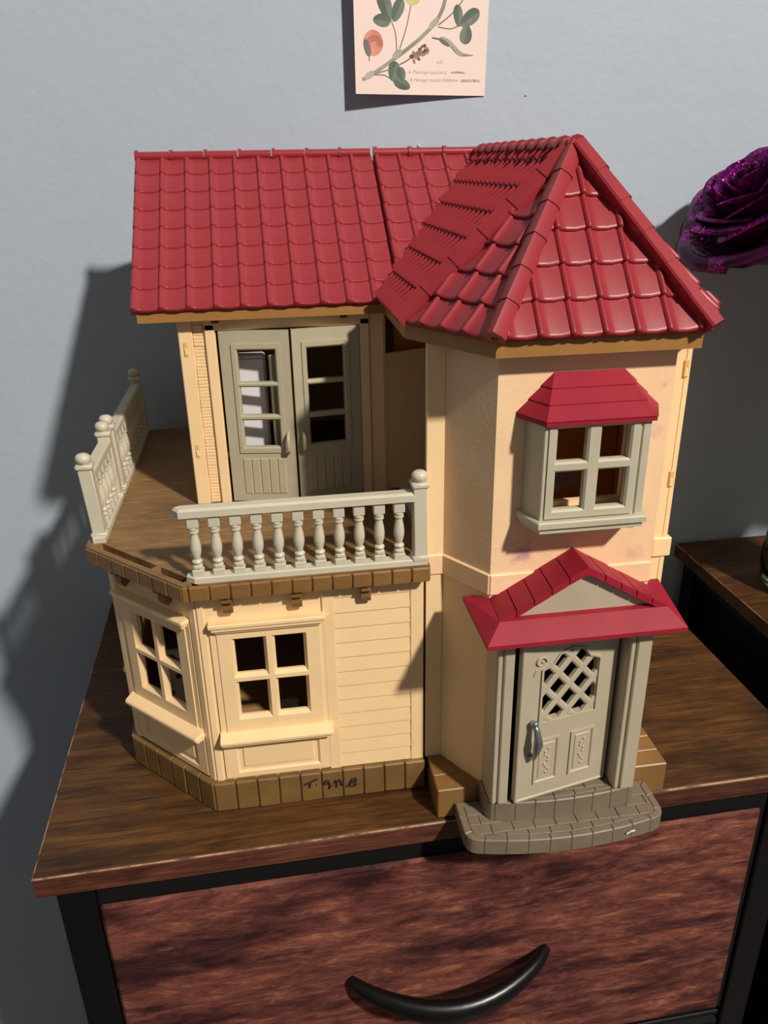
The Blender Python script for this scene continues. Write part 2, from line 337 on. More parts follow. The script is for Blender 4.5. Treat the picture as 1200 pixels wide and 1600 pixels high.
# ------------------------------------------------------------------ nightstands
def nightstand(x0, label, first=None):
    W, D = 56.4, 37.5; root = thing('nightstand', (x0, -3.88, FLOOR), label, 'nightstand', 'matching fabric-drawer nightstands', RZ)
    root.location = TF(x0, -3.88, FLOOR)*S
    if first:
        for ch in first.children:
            c = ch.copy(); COL.objects.link(c); c.parent = root
            for g in ch.children: d = g.copy(); COL.objects.link(d); d.parent = c
        return root
    ORG[root] = (0, 0, FLOOR)
    top = MB().box(0, W, 0.1, D, -1.6, 0, 0.1).build('table_top', M['table'], root)
    MB().box(0.02, W-.02, -0.02, 0.12, -1.62, -0.12, .03).build('edge_band', M['tableedge'], top)
    MB().prism([(0.0, -.01), (W, -.01), (W, .13), (0, .13)], -.08, .004, .05).build('worn_corner', M['worn'], top)
    MB().prism([(-.01, .0), (.10, .0), (.10, D), (-.01, D)], -.13, .004, .05).build('worn_corner', M['worn'], top)
    for lx in (0.95, W-3.35):
        for ly in (0.75, D-3.2): MB().box(lx, lx+2.4, ly, ly+2.4, FLOOR+.4, -1.6, .12).build('leg', M['black'], root)
    for lx in (0.95, W-3.35): MB().box(lx+.3, lx+2.1, 3.0, D-3.0, -3.4, -1.6, .1).build('side_rail', M['black'], root)
    for lx in (0.95, W-3.35): MB().box(lx+.3, lx+2.1, 3.0, D-3.0, FLOOR+2, FLOOR+4, .1).build('side_rail', M['black'], root)
    MB().box(3.35, W-3.35, D-1.2, D-.9, FLOOR+2, -1.6, .05).build('back_panel', M['black'], root)
    MB().box(3.2, W-3.2, 1.1, D-1, -28.4, -27.8, .1).build('shelf_rail', M['black'], root); MB().box(3.2, W-3.2, 1.1, D-1, -54.0, -53.4, .1).build('shelf_rail', M['black'], root)
    for (z1, z0) in ((-1.75, -27.6), (-28.6, -53.2), (-54.2, -79.4)):
        dr = MB().box(3.0, W-3.0, 1.0, D-1.5, z0, z1, .5).build('drawer', M['binding'], root)
        MB().box(3.5, W-3.95, 0.62, 1.1, z0+.9, z1-(2.2 if z1 > -3 else 1.5), .25).build('front_panel', M['drawer'], dr)
        zc = z1-13.35; xa, xb = 20.3, 35.8; hp = []; hr = []
        for i in range(19):
            t = i/18; e = math.sin(math.pi*t); x = xa+(xb-xa)*t
            hp.append((x, 0.45-2.9*e**.75, zc-.9*e)); hr.append(.46+.34*e if 0 < i < 18 else .38)
        h = MB(lambda p, zc=zc: Vector((p[0], p[1], zc+(p[2]-zc)*1.25))).tube(hp, hr, 10).build('handle', M['handle'], dr, 60)
        h['label'] = 'black bow handle on the drawer front'
    return root
ns = nightstand(-11.68, 'dark rustic-brown nightstand with black frame under the toy house')
ns2 = nightstand(52.69, 'second rustic-brown nightstand at the right edge beyond a dark gap, holding the glass vase', ns)

# ------------------------------------------------------------------ the toy house
H = thing('dollhouse', (0, 0, 0), 'cream plastic toy house with red tiled roof standing on the nightstand', 'dollhouse')
YB = 32.0                                   # back of the house
ZD = 18.56                                  # balcony floor
ZF = 32.3                                   # underside of the fascia
# ---- plinth under the bay
def brickrow(parent, a, b, z0, z1, n, depth, mat, proud=.08, gap=.05, bev=.09, lead=0.0, name='brick'):
    fr, L = wallframe(a, b); w_ = (L-lead)/n
    for i in range(n):
        u0 = lead+i*w_; MB(fr).box(u0+gap/2, u0+w_-gap/2, -depth, proud*(1+random.uniform(-.3, .3)), z0+.005, z1, bev).build(name, mat, parent)
pl = MB().prism(inset([(0, 0), (15, 0), (15, YB), (-6.34, YB), (-6.34, 6.34)], .1), 0.0, 2.38).build('plinth', M['plinth'], H)
brickrow(pl, (0, 0), (15, 0), 0, 2.43, 10, .8, M['plinth'])
brickrow(pl, (-6.34, 6.34), (0, 0), 0, 2.43, 6, .8, M['plinth'])
brickrow(pl, (-6.34, YB), (-6.34, 6.34), 0, 2.43, 17, .8, M['plinth'])
# the marker writing on the plinth: T. 9.11 B
def ink(px, py): px, py = 450+px/8, 1200+py/8; return (6.29+(px-476)*.0456, -.105, 1.59-(py-1225)*.0588-(px-476)*.0069)
im = MB()
for st in ([(200, 205), (280, 172), (365, 135)], [(280, 172), (272, 205), (264, 238)], [(350, 203), (357, 207)],
           [(512, 160), (480, 152), (452, 172), (456, 200), (484, 196), (512, 165), (518, 205), (512, 252)], [(543, 213), (549, 217)],
           [(574, 172), (592, 150), (602, 170), (604, 228)], [(616, 165), (642, 138), (660, 165), (668, 210)],
           [(850, 122), (800, 135), (778, 165), (765, 210)], [(848, 124), (850, 150), (800, 172), (848, 178), (852, 200), (800, 222), (728, 214)]):
    im.tube([ink(*p) for p in st], .075, 6)
iw = im.build('marker_writing', M['ink'], pl); iw['label'] = 'handwritten black marker letters T. 9.11 B'
# ---- plinth under the tower
pt = MB().prism(inset([(15.24, -3.18), (31.89, -3.18), (31.89, YB), (15.24, YB)], .08), 0, 2.4).build('plinth', M['plinth2'], H)
MB().box(15.24, 18.0, -3.2, -1.72, .005, 2.45, .08).build('brick', M['plinth2'], pt); MB().box(29.1, 31.9, -3.2, -1.72, .005, 2.45, .08).build('brick', M['plinth2'], pt)
MB().box(18.05, 29.05, -3.16, -1.72, .005, 2.43, .05).build('brick', M['plinth2'], pt)
for i in range(5):
    y = -1.68+i*1.5
    MB().box(15.24, 17.0, y, y+1.45, .005, 2.45, .06).build('brick', M['plinth2'], pt); MB().box(30.1, 31.9, y, y+1.45, .005, 2.45, .06).build('brick', M['plinth2'], pt)
# ---- ground floor walls of the bay
P0, P1, P2, P3 = (-6.0, YB), (-6.0, 6.65), (0.25, 0.4), (14.9, 0.4)
ZW = 17.45
fF, LF = wallframe(P2, P3); fC, LC = wallframe(P1, P2); fS, LS = wallframe(P0, P1)
def hole(u): return [(u-2.23, u-.37, 7.75, 10.42), (u+.37, u+2.23, 7.75, 10.42), (u-2.23, u-.37, 11.12, 13.75), (u+.37, u+2.23, 11.12, 13.75)]
UF, UC, US = 4.42, LC/2, 18.6
gw = MB(fF).slab(0, LF, 2.38, ZW, [(UF-2.4, UF+2.4, 7.6, 13.9)], -.35, 0)
gw.T = fC; gw.slab(0, LC, 2.38, ZW, [(UC-2.4, UC+2.4, 7.6, 13.9)], -.35, 0); gw.T = fS; gw.slab(0, LS, 2.38, ZW, [(US-2.4, US+2.4, 7.6, 13.9)], -.35, 0)
gw.T = None; gw.box(-6, 31.6, YB-.3, YB, 2.38, 17.4, 0)  # back wall added across the open back to keep the interior dark
gw = gw.build('ground_floor_wall', M['cream'], H)
for f, u in ((fF, UF), (fC, UC), (fS, US)):
    bw = MB(f).slab(u-3.3, u+3.3, 6.35, 14.75, hole(u), -.25, .22, .2, .28).build('bay_window', M['cream'], H)
    MB(f).slab(u-3.72, u+3.72, 2.6, 15.0, [(u-3.05, u+3.05, 6.5, 14.5), (u-2.75, u+2.75, 3.1, 5.45)], -.05, .14, .12, .1).build('casing', M['cream'], bw)
    MB(f).box(u-2.45, u+2.45, -.05, .10, 3.4, 5.15, .08).build('lower_panel', M['cream'], bw)
    co = MB(f).box(u-3.78, u+3.72, -.05, .72, 14.98, 15.32, .08); co.box(u-3.6, u+3.55, -.05, .60, 14.72, 15.0, .06); co.box(u-3.4, u+3.35, -.05, .42, 14.5, 14.74, .05); co.build('cornice', M['cream'], bw)
    si = MB(f).box(u-3.85, u+3.85, -.05, .95, 5.95, 6.32, .10); si.box(u-3.75, u+3.75, -.05, .75, 5.72, 5.97, .05); si.xprism([(0, 6.62), (.3, 6.6), (.9, 6.3), (0, 6.3)], u-3.78, u+3.78); si.build('sill', M['cream'], bw)
for f, us in ((fF, ((0.02, .5, .12), (7.95, 8.75, .16), (13.75, 14.65, .14))), (fC, ((.05, .65, .14), (LC-.62, LC-.02, .12))), (fS, ((LS-.6, LS-.05, .12),))):
    for a, b, d in us: MB(f).box(a, b, -.05, d, 2.4, ZW, .06).build('pilaster', M['cream'], gw)
nb = 13
for i in range(nb):
    z0 = 2.45+i*(14.9/nb); z1 = z0+14.9/nb
    MB(fF).xprism([(-.02, z0+.02), (.10, z0+.02), (.10, z0+.09), (.03, z1-.02), (-.02, z1-.02)], 8.76, 13.74).build('plank', M['cream'], gw)
# ---- ground floor interior
MB().prism([(-5.6, YB-.4), (-5.6, 6.8), (.4, .8), (14.5, .8), (14.5, YB-.4)], 2.39, 4.2).build('ground_floor', plastic('tan_interior_floor', (168, 128, 90), .5, .04, .04), H)
MB().box(14.55, 14.85, .8, YB-.4, 2.5, 17.3, 0).build('inner_wall', M['inner'], H)
# ---- balcony deck
D0, D1, D2, D3 = (-7.17, YB), (-7.17, 6.11), (-0.26, -0.80), (15.16, -0.80)
outl = [D0, D1, D2, D3, (15.16, .45), (15.05, .45), (15.05, YB)]
dk = MB().prism([(-7.05, YB), (-7.05, 6.15), (-.22, -.68), (15.1, -.68), (15.1, YB)], 17.43, 17.8).build('balcony_deck', M['edge'], H)
c = math.sqrt(.5)
def along(u, d): return (D1[0]+(u*c)+d*c, D1[1]-(u*c)+d*c)      # chamfer edge coordinates, d inwards
LCH = (D2[0]-D1[0])/c
s0, s1 = .45, 1.0                           # slots left by the missing corner railing
dt = MB()
A_, B_ = along(0, s1), along(LCH, s1)
dt.prism([(-7.09, YB), (-7.09, A_[1]+.35), A_, B_, (B_[0]+.3, -.72), (15.12, -.72), (15.12, YB)], 17.75, ZD)
dt.prism([along(-.05, .03), along(LCH+.05, .03), along(LCH, s0), along(0, s0)], 17.75, ZD)
for a, b in ((-.0, .55), (6.3, 6.65), (LCH-.35, LCH+.1)): dt.prism([along(a, s0), along(b, s0), along(b, s1), along(a, s1)], 17.75, ZD-.002)
dt.prism([(-7.09, A_[1]+.36), (-7.09, 6.15), along(0, 0.02), along(0, s1)], 17.75, ZD)
dt = dt.build('deck_floor', M['deck'], dk, None, False)
brickrow(dk, D2, D3, 17.43, 18.46, 12, .3, M['edge'], .05, .06, .09, 0.35, 'edge_brick')
MB(wallframe(D2, D3)[0]).box(-.02, .34, -.3, .05, 17.43, 18.46, .06).build('edge_brick', M['edge'], dk)
brickrow(dk, D1, D2, 17.43, 18.46, 7, .3, M['edge'], .05, .04, .06, 0, 'edge_brick')
brickrow(dk, D0, D1, 17.43, 18.46, 19, .3, M['edge'], .05, .04, .06, 0, 'edge_brick')
prof = [(0.0, 17.44), (.95, 17.44), (.95, 17.0), (.78, 16.92), (.62, 16.9), (.62, 16.35), (.5, 16.05), (.32, 15.95), (.12, 16.1), (0, 16.2)]
for f, us in ((fF, (2.05, 6.4, 10.8)), (fC, (1.9, 6.3))):
    for u in us: MB(f).xprism(prof, u-.32, u+.32).build('bracket', M['edge'], dk)
# ---- railings
bal_prof = [(.20, .78), (.30, .84), (.33, .95), (.27, 1.05), (.20, 1.1), (.24, 1.25), (.33, 1.6), (.345, 1.9), (.30, 2.3), (.22, 2.75), (.22, 2.8), (.31, 2.87), (.31, 2.97), (.22, 3.02), (.31, 3.08), (.31, 3.18), (.22, 3.24)]
bm_ = MB(); bm_.box(-.36, .36, -.30, .30, 0, .42, .05).box(-.30, .30, -.26, .26, .40, .78, .12).lathe(bal_prof, (0, 0, 0), 12).box(-.35, .35, -.30, .30, 3.22, 3.97, .05)
BAL = bm_.mesh('baluster', M['rail'], (0, 0, 0), 35, False)
def railing(label, f, length, posts, balusters, taper=0.0, lean=0.0):
    T = lambda p: f((p[0], p[1] + lean*(p[2]-ZD), p[2]))
    if taper: poly = [(0, -.05), (.5, -.48), (length, -.48), (length, .38), (.12, .38), (0, .2)]
    else: poly = [(0, -.42), (length, -.42), (length, .42), (0, .42)]
    r = MB(T).prism([(a, -b) for a, b in poly], ZD, ZD+.4, .07).build('railing', M['rail'], H); r['label'] = label
    z = ZD+4.35
    tp = MB(T)
    pa = posts[0]+.45 if len(posts) > 1 else -.35
    tp.prism([(pa, -.05), (pa+.35, .45), (posts[-1]-.4, .45), (posts[-1]-.4, -.45), (pa+.35, -.45), (pa, -.2)] if taper else [(pa, .45), (posts[-1]-.4, .45), (posts[-1]-.4, -.45), (pa, -.45)], z, z+.55, .14)
    tp.build('top_rail', M['rail'], r)
    for x in posts:
        q = MB(T).box(x-.42, x+.42, -.44, .44, ZD+.3, z+.85, .06); q.box(x-.52, x+.52, -.54, .54, ZD+.25, ZD+.62, .08)
        q.box(x-.55, x+.55, -.56, .56, z+.82, z+1.18, .10); q.lathe([(.3, z+1.15), (.47, z+1.3), (.52, z+1.5), (.47, z+1.7), (.3, z+1.83), (.05, z+1.86)], (x, 0, 0), 10)
        q.build('newel_post', M['rail'], r, 40)
    for x in balusters:
        o0 = T((x, 0, ZD+.38)); mt = Matrix(((f.U.x, f.N.x, lean*f.N.x, o0.x*S), (f.U.y, f.N.y, lean*f.N.y, o0.y*S), (0, 0, 1, o0.z*S), (0, 0, 0, 1)))
        link('baluster', BAL, r, mt)
    return r
railing('railing along the front of the balcony', Fr((.05, -.1, 0), (1, 0, 0), (0, -1, 0)), 14.95, [14.5], [.75+1.245*i for i in range(11)], 1)
railing('short railing at the left front of the balcony', Fr((-6.25, 14.9, 0), (0, -1, 0), (-1, 0, 0)), 8.4, [.55, 7.7], [1.75+1.25*i for i in range(5)], 0, .05)
railing('long railing at the left back of the balcony', Fr((-6.25, 31.9, 0), (0, -1, 0), (-1, 0, 0)), 16.4, [.55, 15.8], [1.8+1.27*i for i in range(11)], 0, .05)
# ---- upper storey, left part
fU, LU = wallframe((-.06, 12.3), (14.4, 12.3))
uw = MB(fU).slab(0, LU, ZD-.1, ZF+.1, [(2.55, 12.75, ZD-.05, 31.5)], -.35, 0); uw.T = None
uw.box(-.06, .3, 12.6, YB, ZD-.1, ZF, 0); uw.box(-.06, 31.6, YB-.35, YB, 17.4, 33, 0)  # second box: unseen back wall, added to darken the upper rooms
uw = uw.build('upper_wall', M['cream'], H)
q = MB(fU).box(0, .98, -.3, .22, ZD, ZF+.05, .06).build('hinge_strip', M['cream'], uw)
for z in (30.25, 22.8):
    MB(fU).box(.28, .58, .1, .26, z-.55, z+.5, .04).build('clip', M['slot'], uw); MB(fU).box(.33, .53, .2, .32, z-.4, z+.05, .04).build('clip', M['cream'], uw)
for i in range(18):                         # thin stacked stones beside the door
    z0 = ZD+.08+i*.735; d = .05+random.uniform(0, .06); mbk = MB(fU)
    for k in range(3): mbk.box(1.02, 1.72, -.02, d+random.uniform(0, .03), z0+k*.24, z0+k*.24+.225, .03)
    mbk.build('stone', M['cream'], uw)
cs = MB(fU).box(1.8, 2.5, -.1, .3, ZD, 31.9, .07); cs.box(12.6, 13.3, -.1, .3, ZD, 31.9, .07); cs.box(1.8, 13.3, -.1, .3, 31.45, ZF, .06); cs.build('door_casing', M['cream'], uw)
MB(fU).box(13.32, 14.35, -.05, .1, ZD, ZF, .04).build('pilaster', M['cream'], uw)
for x in (2.6, 11.5): MB(fU).box(x-.25, x+.25, .2, .32, 31.95, 32.15, .02).build('clip', M['inner'], uw)
def french(hx, hy, sgn, ang, label):
    # local: u from the hinge, d outwards
    dx, dy = math.cos(ang), -math.sin(ang); f = Fr((hx, hy, 0), (sgn*dx, dy, 0), (sgn*-math.sin(ang), -math.cos(ang), 0)) if sgn > 0 else Fr((hx, hy, 0), (-dx, dy, 0), (math.sin(ang), -math.cos(ang), 0))
    W_, z0, z1 = 4.86, 18.72, 31.4; h = z1-z0
    ho = [(1.2, 3.85, z1-.285*h, z1-.105*h), (1.2, 3.85, z1-.475*h, z1-.312*h), (1.2, 3.85, z1-.665*h, z1-.505*h)]
    d_ = MB(f).slab(0, W_, z0, z1, [(a, b, c_, e) for a, b, c_, e in ho], -.38, 0, .06, .06).build('french_door', M['french'], H); d_['label'] = label
    MB(f).slab(.82, 4.2, z1-.70*h, z1-.07*h, [(a, b, c_, e) for a, b, c_, e in ho], -.05, .09, .11, .1).build('pane_frame', M['french'], d_)
    for i in range(5): MB(f).box(.95+i*.64, .95+i*.64+.58, -.04, .07, z1-.955*h, z1-.735*h, .06).build('board', M['french'], d_)
    MB(f).tube([(4.45, -.02, 22.6), (4.45, .38, 22.65), (4.45, .56, 22.9), (4.45, .56, 23.6), (4.45, .38, 23.95), (4.45, -.02, 24.0)], [.11, .13, .15, .15, .13, .11], 8).build('handle', M['french'], d_, 60)
french(2.66, 12.0, 1, .165, 'left leaf of the balcony double door, standing ajar'); french(12.5, 12.02, -1, .13, 'right leaf of the balcony double door, standing ajar')
MB(Fr((14.45, 12.45, 0), (.93, .36, 0), (.36, -.93, 0))).box(0, 4.2, -.25, 0, ZD-.1, 29.2, .05).build('inner_panel', M['cream'], H)
MB(Fr((14.42, 12.43, 0), (.93, .36, 0), (.36, -.93, 0))).box(-.05, .16, -.26, .02, ZD-.1, 29.22, .03).build('inner_panel', M['cream'], H)
# ---- tower walls
T0, T1, T2, T3, T4, T5 = (15.08, .40), (16.22, .40), (18.41, -2.9), (28.75, -2.9), (30.6, .45), (31.58, .45)
ft, Lt = wallframe(T2, T3); fc, Lc = wallframe(T1, T2); fk, Lk = wallframe(T3, T4)
X = lambda x: x-T2[0]
lo = MB(ft).slab(0, Lt, 2.4, 18.0, [(X(19.9), X(26.75), 2.35, 15.4)], -.35, 0); lo.T = fc; lo.slab(0, Lc, 2.4, 18, [], -.35, 0); lo.T = fk; lo.slab(0, Lk, 2.4, 18, [], -.35, 0); lo.T = None
lo.box(T0[0], T1[0], .4, .8, 2.4, 18, .03); lo.box(T0[0], T0[0]+.3, .5, 12.0, 2.4, 18.2, 0); lo.box(31.28, 31.58, .5, YB, 2.4, 18, 0)
lo = lo.build('tower_lower_wall', M['cream'], H)
up = MB(ft).slab(0, Lt, 18.0, ZF+.1, [(X(21.0), X(26.2), 23.3, 28.4)], -.35, 0); up.T = fc; up.slab(0, Lc, 18, ZF+.1, [], -.35, 0); up.T = fk; up.slab(0, Lk, 18, ZF+.1, [], -.35, 0); up.T = None
up = up.build('tower_upper_wall', M['stucco'], H)
MB().box(T0[0], T1[0], .4, .8, 18, ZF, .03).build('corner_strip', M['cream'], up); MB().box(31.28, 31.58, .5, YB, 18, ZF, 0).build('side_wall', M['cream'], up)
bc = MB(ft).box(-.05, Lt+.05, -.1, .14, 17.3, 18.72, .07); bc.T = fc; bc.box(-.02, Lc+.03, -.1, .14, 17.3, 18.72, .07); bc.T = None; bc.box(T0[0]-.02, T1[0]+.03, .28, .6, 17.3, 18.72, .06)
bc.build('belt_course', M['stucco'], up)
hs = MB().box(29.9, 31.62, .55, .95, 2.4, ZF+.05, .06).build('hinge_strip', M['cream'], up)
MB().box(30.55, 31.9, .35, 1.1, 17.15, 18.55, .08).build('hinge_block', M['cream'], up)
for z in (30.0, 22.75): MB().box(31.15, 31.45, .42, .6, z-.55, z+.55, .04).build('clip', M['slot'], up); MB().box(31.2, 31.4, .38, .6, z-.5, z+.05, .03).build('clip', M['cream'], up)
MB().prism([(15.4, YB-.4), (15.4, .8), (16.3, .8), (18.5, -2.5), (28.6, -2.5), (30.4, .9), (31.2, .9), (31.2, YB-.4)], 18.2, 18.5).build('upper_floor', M['white'], H)
ip = MB().prism([(15.4, 14.4), (31.2, 14.4), (31.2, 14.7), (15.4, 14.7)], 18.5, 32.2); ip.box(30.9, 31.2, 1.0, 14.4, 18.5, 32.2, 0)
ip.build('inner_wall', plastic('orange_brown_interior_plastic', (206, 128, 50), .55, .04, .04), H)
MB().add([(24.2, 8.0, 18.5), (30.8, 8.0, 18.5), (30.8, 8.0, 30), (28.5, 8.0, 30.5), (26.0, 8, 29), (25.0, 8, 26), (25.6, 8, 22), (28.5, 8, 19.8)] + [(p[0], 8.3, p[2]) for p in [(24.2, 8.0, 18.5), (30.8, 8.0, 18.5), (30.8, 8.0, 30), (28.5, 8.0, 30.5), (26.0, 8, 29), (25.0, 8, 26), (25.6, 8, 22), (28.5, 8, 19.8)]],
         [tuple(range(8)), tuple(range(15, 7, -1))] + [(i, (i+1) % 8, 8+(i+1) % 8, 8+i) for i in range(8)]).build('inner_panel', plastic('caramel_interior_plastic', (214, 134, 52), .5, .04, .04), H)
MB().box(15.5, 31.2, -2.4 + 12, 9.9, 2.4, 18.2, 0).build('inner_wall', M['inner'], H)
# ---- box window with awning
YW = -2.9
def trap(o, z0, z1, x0, x1, X0, X1, yf, b=.05): return o.prism([(x0, YW+.02), (X0, yf), (X1, yf), (x1, YW+.02)], z0, z1, b)
fb, _ = wallframe((20.65, -4.72), (26.72, -4.72))
bx_ = MB(fb).slab(0, 6.07, 22.8, 28.95, [(.72, 2.45, 23.55, 25.85), (3.25, 4.95, 23.55, 25.85), (.72, 2.45, 26.45, 28.4), (3.25, 4.95, 26.45, 28.4)], -.4, 0, .1, .14)
bx_.T = wallframe((20.09, YW), (20.65, -4.72))[0]; bx_.box(0, 1.9, -.25, 0, 22.8, 28.95, .02); bx_.T = wallframe((26.72, -4.72), (27.3, YW))[0]; bx_.box(0, 1.9, -.25, 0, 22.8, 28.95, .02)
bx_ = bx_.build('box_window', M['trim'], H)
sh_ = MB(fb); sh_.slab(.22, 5.45, 23.05, 28.9, [(.72, 2.45, 23.55, 25.85), (3.25, 4.95, 23.55, 25.85), (.72, 2.45, 26.45, 28.4), (3.25, 4.95, 26.45, 28.4)], -.05, .12, .12, .12); sh_.build('sash', M['trim'], bx_)
MB(fb).box(5.62, 6.12, -.3, .1, 22.85, 28.9, .06).build('corner_post', M['trim'], bx_); MB(fb).box(-.05, .18, -.3, .06, 22.85, 28.9, .05).build('corner_post', M['trim'], bx_)
s_ = MB(); trap(s_, 22.55, 22.95, 19.75, 27.65, 20.45, 26.95, -5.15, .08); trap(s_, 22.2, 22.56, 19.9, 27.5, 20.6, 26.8, -4.98, .05); s_.build('sill', M['trim'], bx_)
for x in (20.9, 23.55, 26.3): MB().box(x-.25, x+.25, -4.6, -4.1, 21.95, 22.25, .06).build('bracket', M['trim'], bx_)
def lerp(a, b, t): return tuple(x+(y-x)*t for x, y in zip(a, b))
aw = MB().prism([(19.55, YW+.02), (20.6, -5.05), (26.92, -5.05), (27.95, YW+.02)], 28.62, 28.9, .03)
Lb, Fl_, Fr_, Rb = (19.55, YW, 28.88), (20.6, -5.05, 28.88), (26.92, -5.05, 28.88), (27.95, YW, 28.88)
tl, tr = (21.6, YW-.05, 31.1), (25.7, YW-.05, 31.1)
aw = aw.build('awning', M['gloss_red'], bx_)
for k in range(3):
    t0, t1 = k/3, (k+1)/3; q0 = [lerp(a, b, t0) for a, b in ((Lb, tl), (Fl_, tl), (Fr_, tr), (Rb, tr))]; q1 = [lerp(a, b, t1) for a, b in ((Lb, tl), (Fl_, tl), (Fr_, tr), (Rb, tr))]
    g = .04
    e0 = [(q0[0][0]-g, q0[0][1], q0[0][2]), (q0[1][0]-g*.6, q0[1][1]-g, q0[1][2]), (q0[2][0]+g*.6, q0[2][1]-g, q0[2][2]), (q0[3][0]+g, q0[3][1], q0[3][2])]
    e1 = [(x, y, z+.05) for x, y, z in e0]
    MB().add(e0 + e1 + q1, [(0, 1, 5, 4), (1, 2, 6, 5), (2, 3, 7, 6), (4, 5, 9, 8), (5, 6, 10, 9), (6, 7, 11, 10), (3, 2, 1, 0), (8, 9, 10, 11), (0, 4, 8, 11, 7, 3)]).build('shingle_course', M['gloss_red'], bx_)
# ---- porch: columns, roof, door, steps
ZS = 2.85
for x0, x1 in ((18.35, 19.5), (26.85, 28.3)):
    pc = MB().box(x0, x1, -5.3, -2.95, ZS, 15.95, .06); pc.box(x0+.42, x1-.06, -5.5, -5.0, ZS, 15.95, .08); pc.box(x0+.05, x0+.36, -5.38, -5.0, ZS, 15.95, .06)
    pc.build('porch_column', M['door'], H)
MB().box(18.4, 28.25, -4.3, -2.95, 15.35, 16.05, .04).build('lintel', M['door'], H)
XC = 23.53
mx_ = lambda p: (2*XC-p[0],) + tuple(p[1:])
A, E, Cc, Dd = (17.34, -6.62, 16.02), (18.3, -5.62, 17.0), (17.0, -1.75, 16.72), (18.45, -2.92, 17.08)
pr = MB().add([A, mx_(A), mx_(Cc), Cc, E, mx_(E), mx_(Dd), Dd] + [(p[0], p[1], p[2]-.28) for p in (A, mx_(A), mx_(Cc), Cc)],
              [(0, 1, 5, 4), (3, 0, 4, 7), (1, 2, 6, 5), (4, 5, 6, 7), (8, 9, 1, 0), (11, 8, 0, 3), (9, 10, 2, 1), (11, 10, 9, 8), (3, 7, 6, 2), (3, 2, 10, 11)]).build('porch_roof', M['gloss_red'], H)
tipf, tipb = (23.5, -5.6, 20.1), (23.57, -2.9, 20.1); nl = 5
MB().add([(18.7, -5.15, 17.0), (28.36, -5.15, 17.0), (23.5, -5.15, 19.75), (18.7, -4.8, 17.0), (28.36, -4.8, 17.0), (23.5, -4.8, 19.75)], [(0, 1, 2), (5, 4, 3), (0, 3, 4, 1), (1, 4, 5, 2), (2, 5, 3, 0)]).build('pediment', M['door'], pr)
for sd in (0, 1):
    for k in range(nl):
        t0, t1 = k/nl, (k+1)/nl - .012
        fa, fb2 = lerp((18.3, -5.62, 17.0), tipf, t0), lerp((18.3, -5.62, 17.0), tipf, t1); ba_, bb = lerp(Dd, tipb, t0), lerp(Dd, tipb, t1)
        pts = [fa, fb2, bb, ba_]; up_ = .04+.012*(k % 2)
        vs = [(p[0], p[1], p[2]+up_) for p in pts] + [(p[0], p[1], p[2]-.42) for p in pts]
        if k == nl-1: vs[1] = (23.53, vs[1][1], vs[1][2]+.03); vs[2] = (23.53, vs[2][1], vs[2][2]+.03); vs[5] = (23.53, vs[5][1], vs[5][2]); vs[6] = (23.53, vs[6][1], vs[6][2])
        if sd: vs = [mx_(p) for p in vs]
        MB().add(vs, [(0, 1, 2, 3), (7, 6, 5, 4), (0, 4, 5, 1), (1, 5, 6, 2), (2, 6, 7, 3), (3, 7, 4, 0)]).build('shingle', M['gloss_red'], pr)
# front door, hinged at the right and standing ajar
hA, hB = Vector((19.86, -5.68, 0)), Vector((26.6, -4.28, 0)); fd, LD = wallframe((hA.x, hA.y), (hB.x, hB.y))
Z0d, Z1d = 2.98, 15.25
arch = [(1.55, 9.15), (5.45, 9.15), (5.45, 13.05), (4.75, 13.35), (4.35, 13.95), (3.5, 14.2), (2.65, 13.95), (2.25, 13.35), (1.55, 13.05)]
def ringface(o, d1, d0, outer, inner):      # flat ring between two outlines of equal length, with depth
    n = len(outer); vs = [(u, d1, z) for u, z in outer] + [(u, d1, z) for u, z in inner] + [(u, d0, z) for u, z in outer] + [(u, d0, z) for u, z in inner]
    fs = []
    for i in range(n): j = (i+1) % n; fs += [(i, j, n+j, n+i), (2*n+i, 3*n+i, 3*n+j, 2*n+j), (n+i, n+j, 3*n+j, 3*n+i), (i, 2*n+i, 2*n+j, j)]
    return o.add(vs, fs)
rect = [(0, Z0d), (LD, Z0d), (LD, 13.05), (LD, Z1d), (4.6, Z1d), (3.5, Z1d), (2.4, Z1d), (0, Z1d), (0, 13.05)]
fdoor = ringface(MB(fd), 0, -.45, rect, arch).build('front_door', M['door'], H); fdoor['label'] = 'taupe front door with lattice opening, standing ajar'
ringface(MB(fd), .12, -.02, [(3.5+(u-3.5)*1.10, 11.6+(z-11.6)*1.08) for u, z in arch], [(3.5+(u-3.5)*1.03, 11.6+(z-11.6)*1.03) for u, z in arch]).build('lattice_frame', M['door'], fdoor)
la = MB(fd)
def bar(o, p, q, w_, d0, d1):
    t = Vector((q[0]-p[0], q[1]-p[1])).normalized(); nn = Vector((-t.y, t.x))*w_/2; P = [(p[0]+nn.x, p[1]+nn.y), (q[0]+nn.x, q[1]+nn.y), (q[0]-nn.x, q[1]-nn.y), (p[0]-nn.x, p[1]-nn.y)]
    P2 = [(p[0]+nn.x*.5, p[1]+nn.y*.5), (q[0]+nn.x*.5, q[1]+nn.y*.5), (q[0]-nn.x*.5, q[1]-nn.y*.5), (p[0]-nn.x*.5, p[1]-nn.y*.5)]
    o.add([(a, d0, b) for a, b in P] + [(a, d1-.08, b) for a, b in P] + [(a, d1, b) for a, b in P2], [(3, 2, 1, 0), (0, 1, 5, 4), (2, 3, 7, 6), (1, 2, 6, 5), (3, 0, 4, 7), (4, 5, 9, 8), (6, 7, 11, 10), (8, 9, 10, 11)])
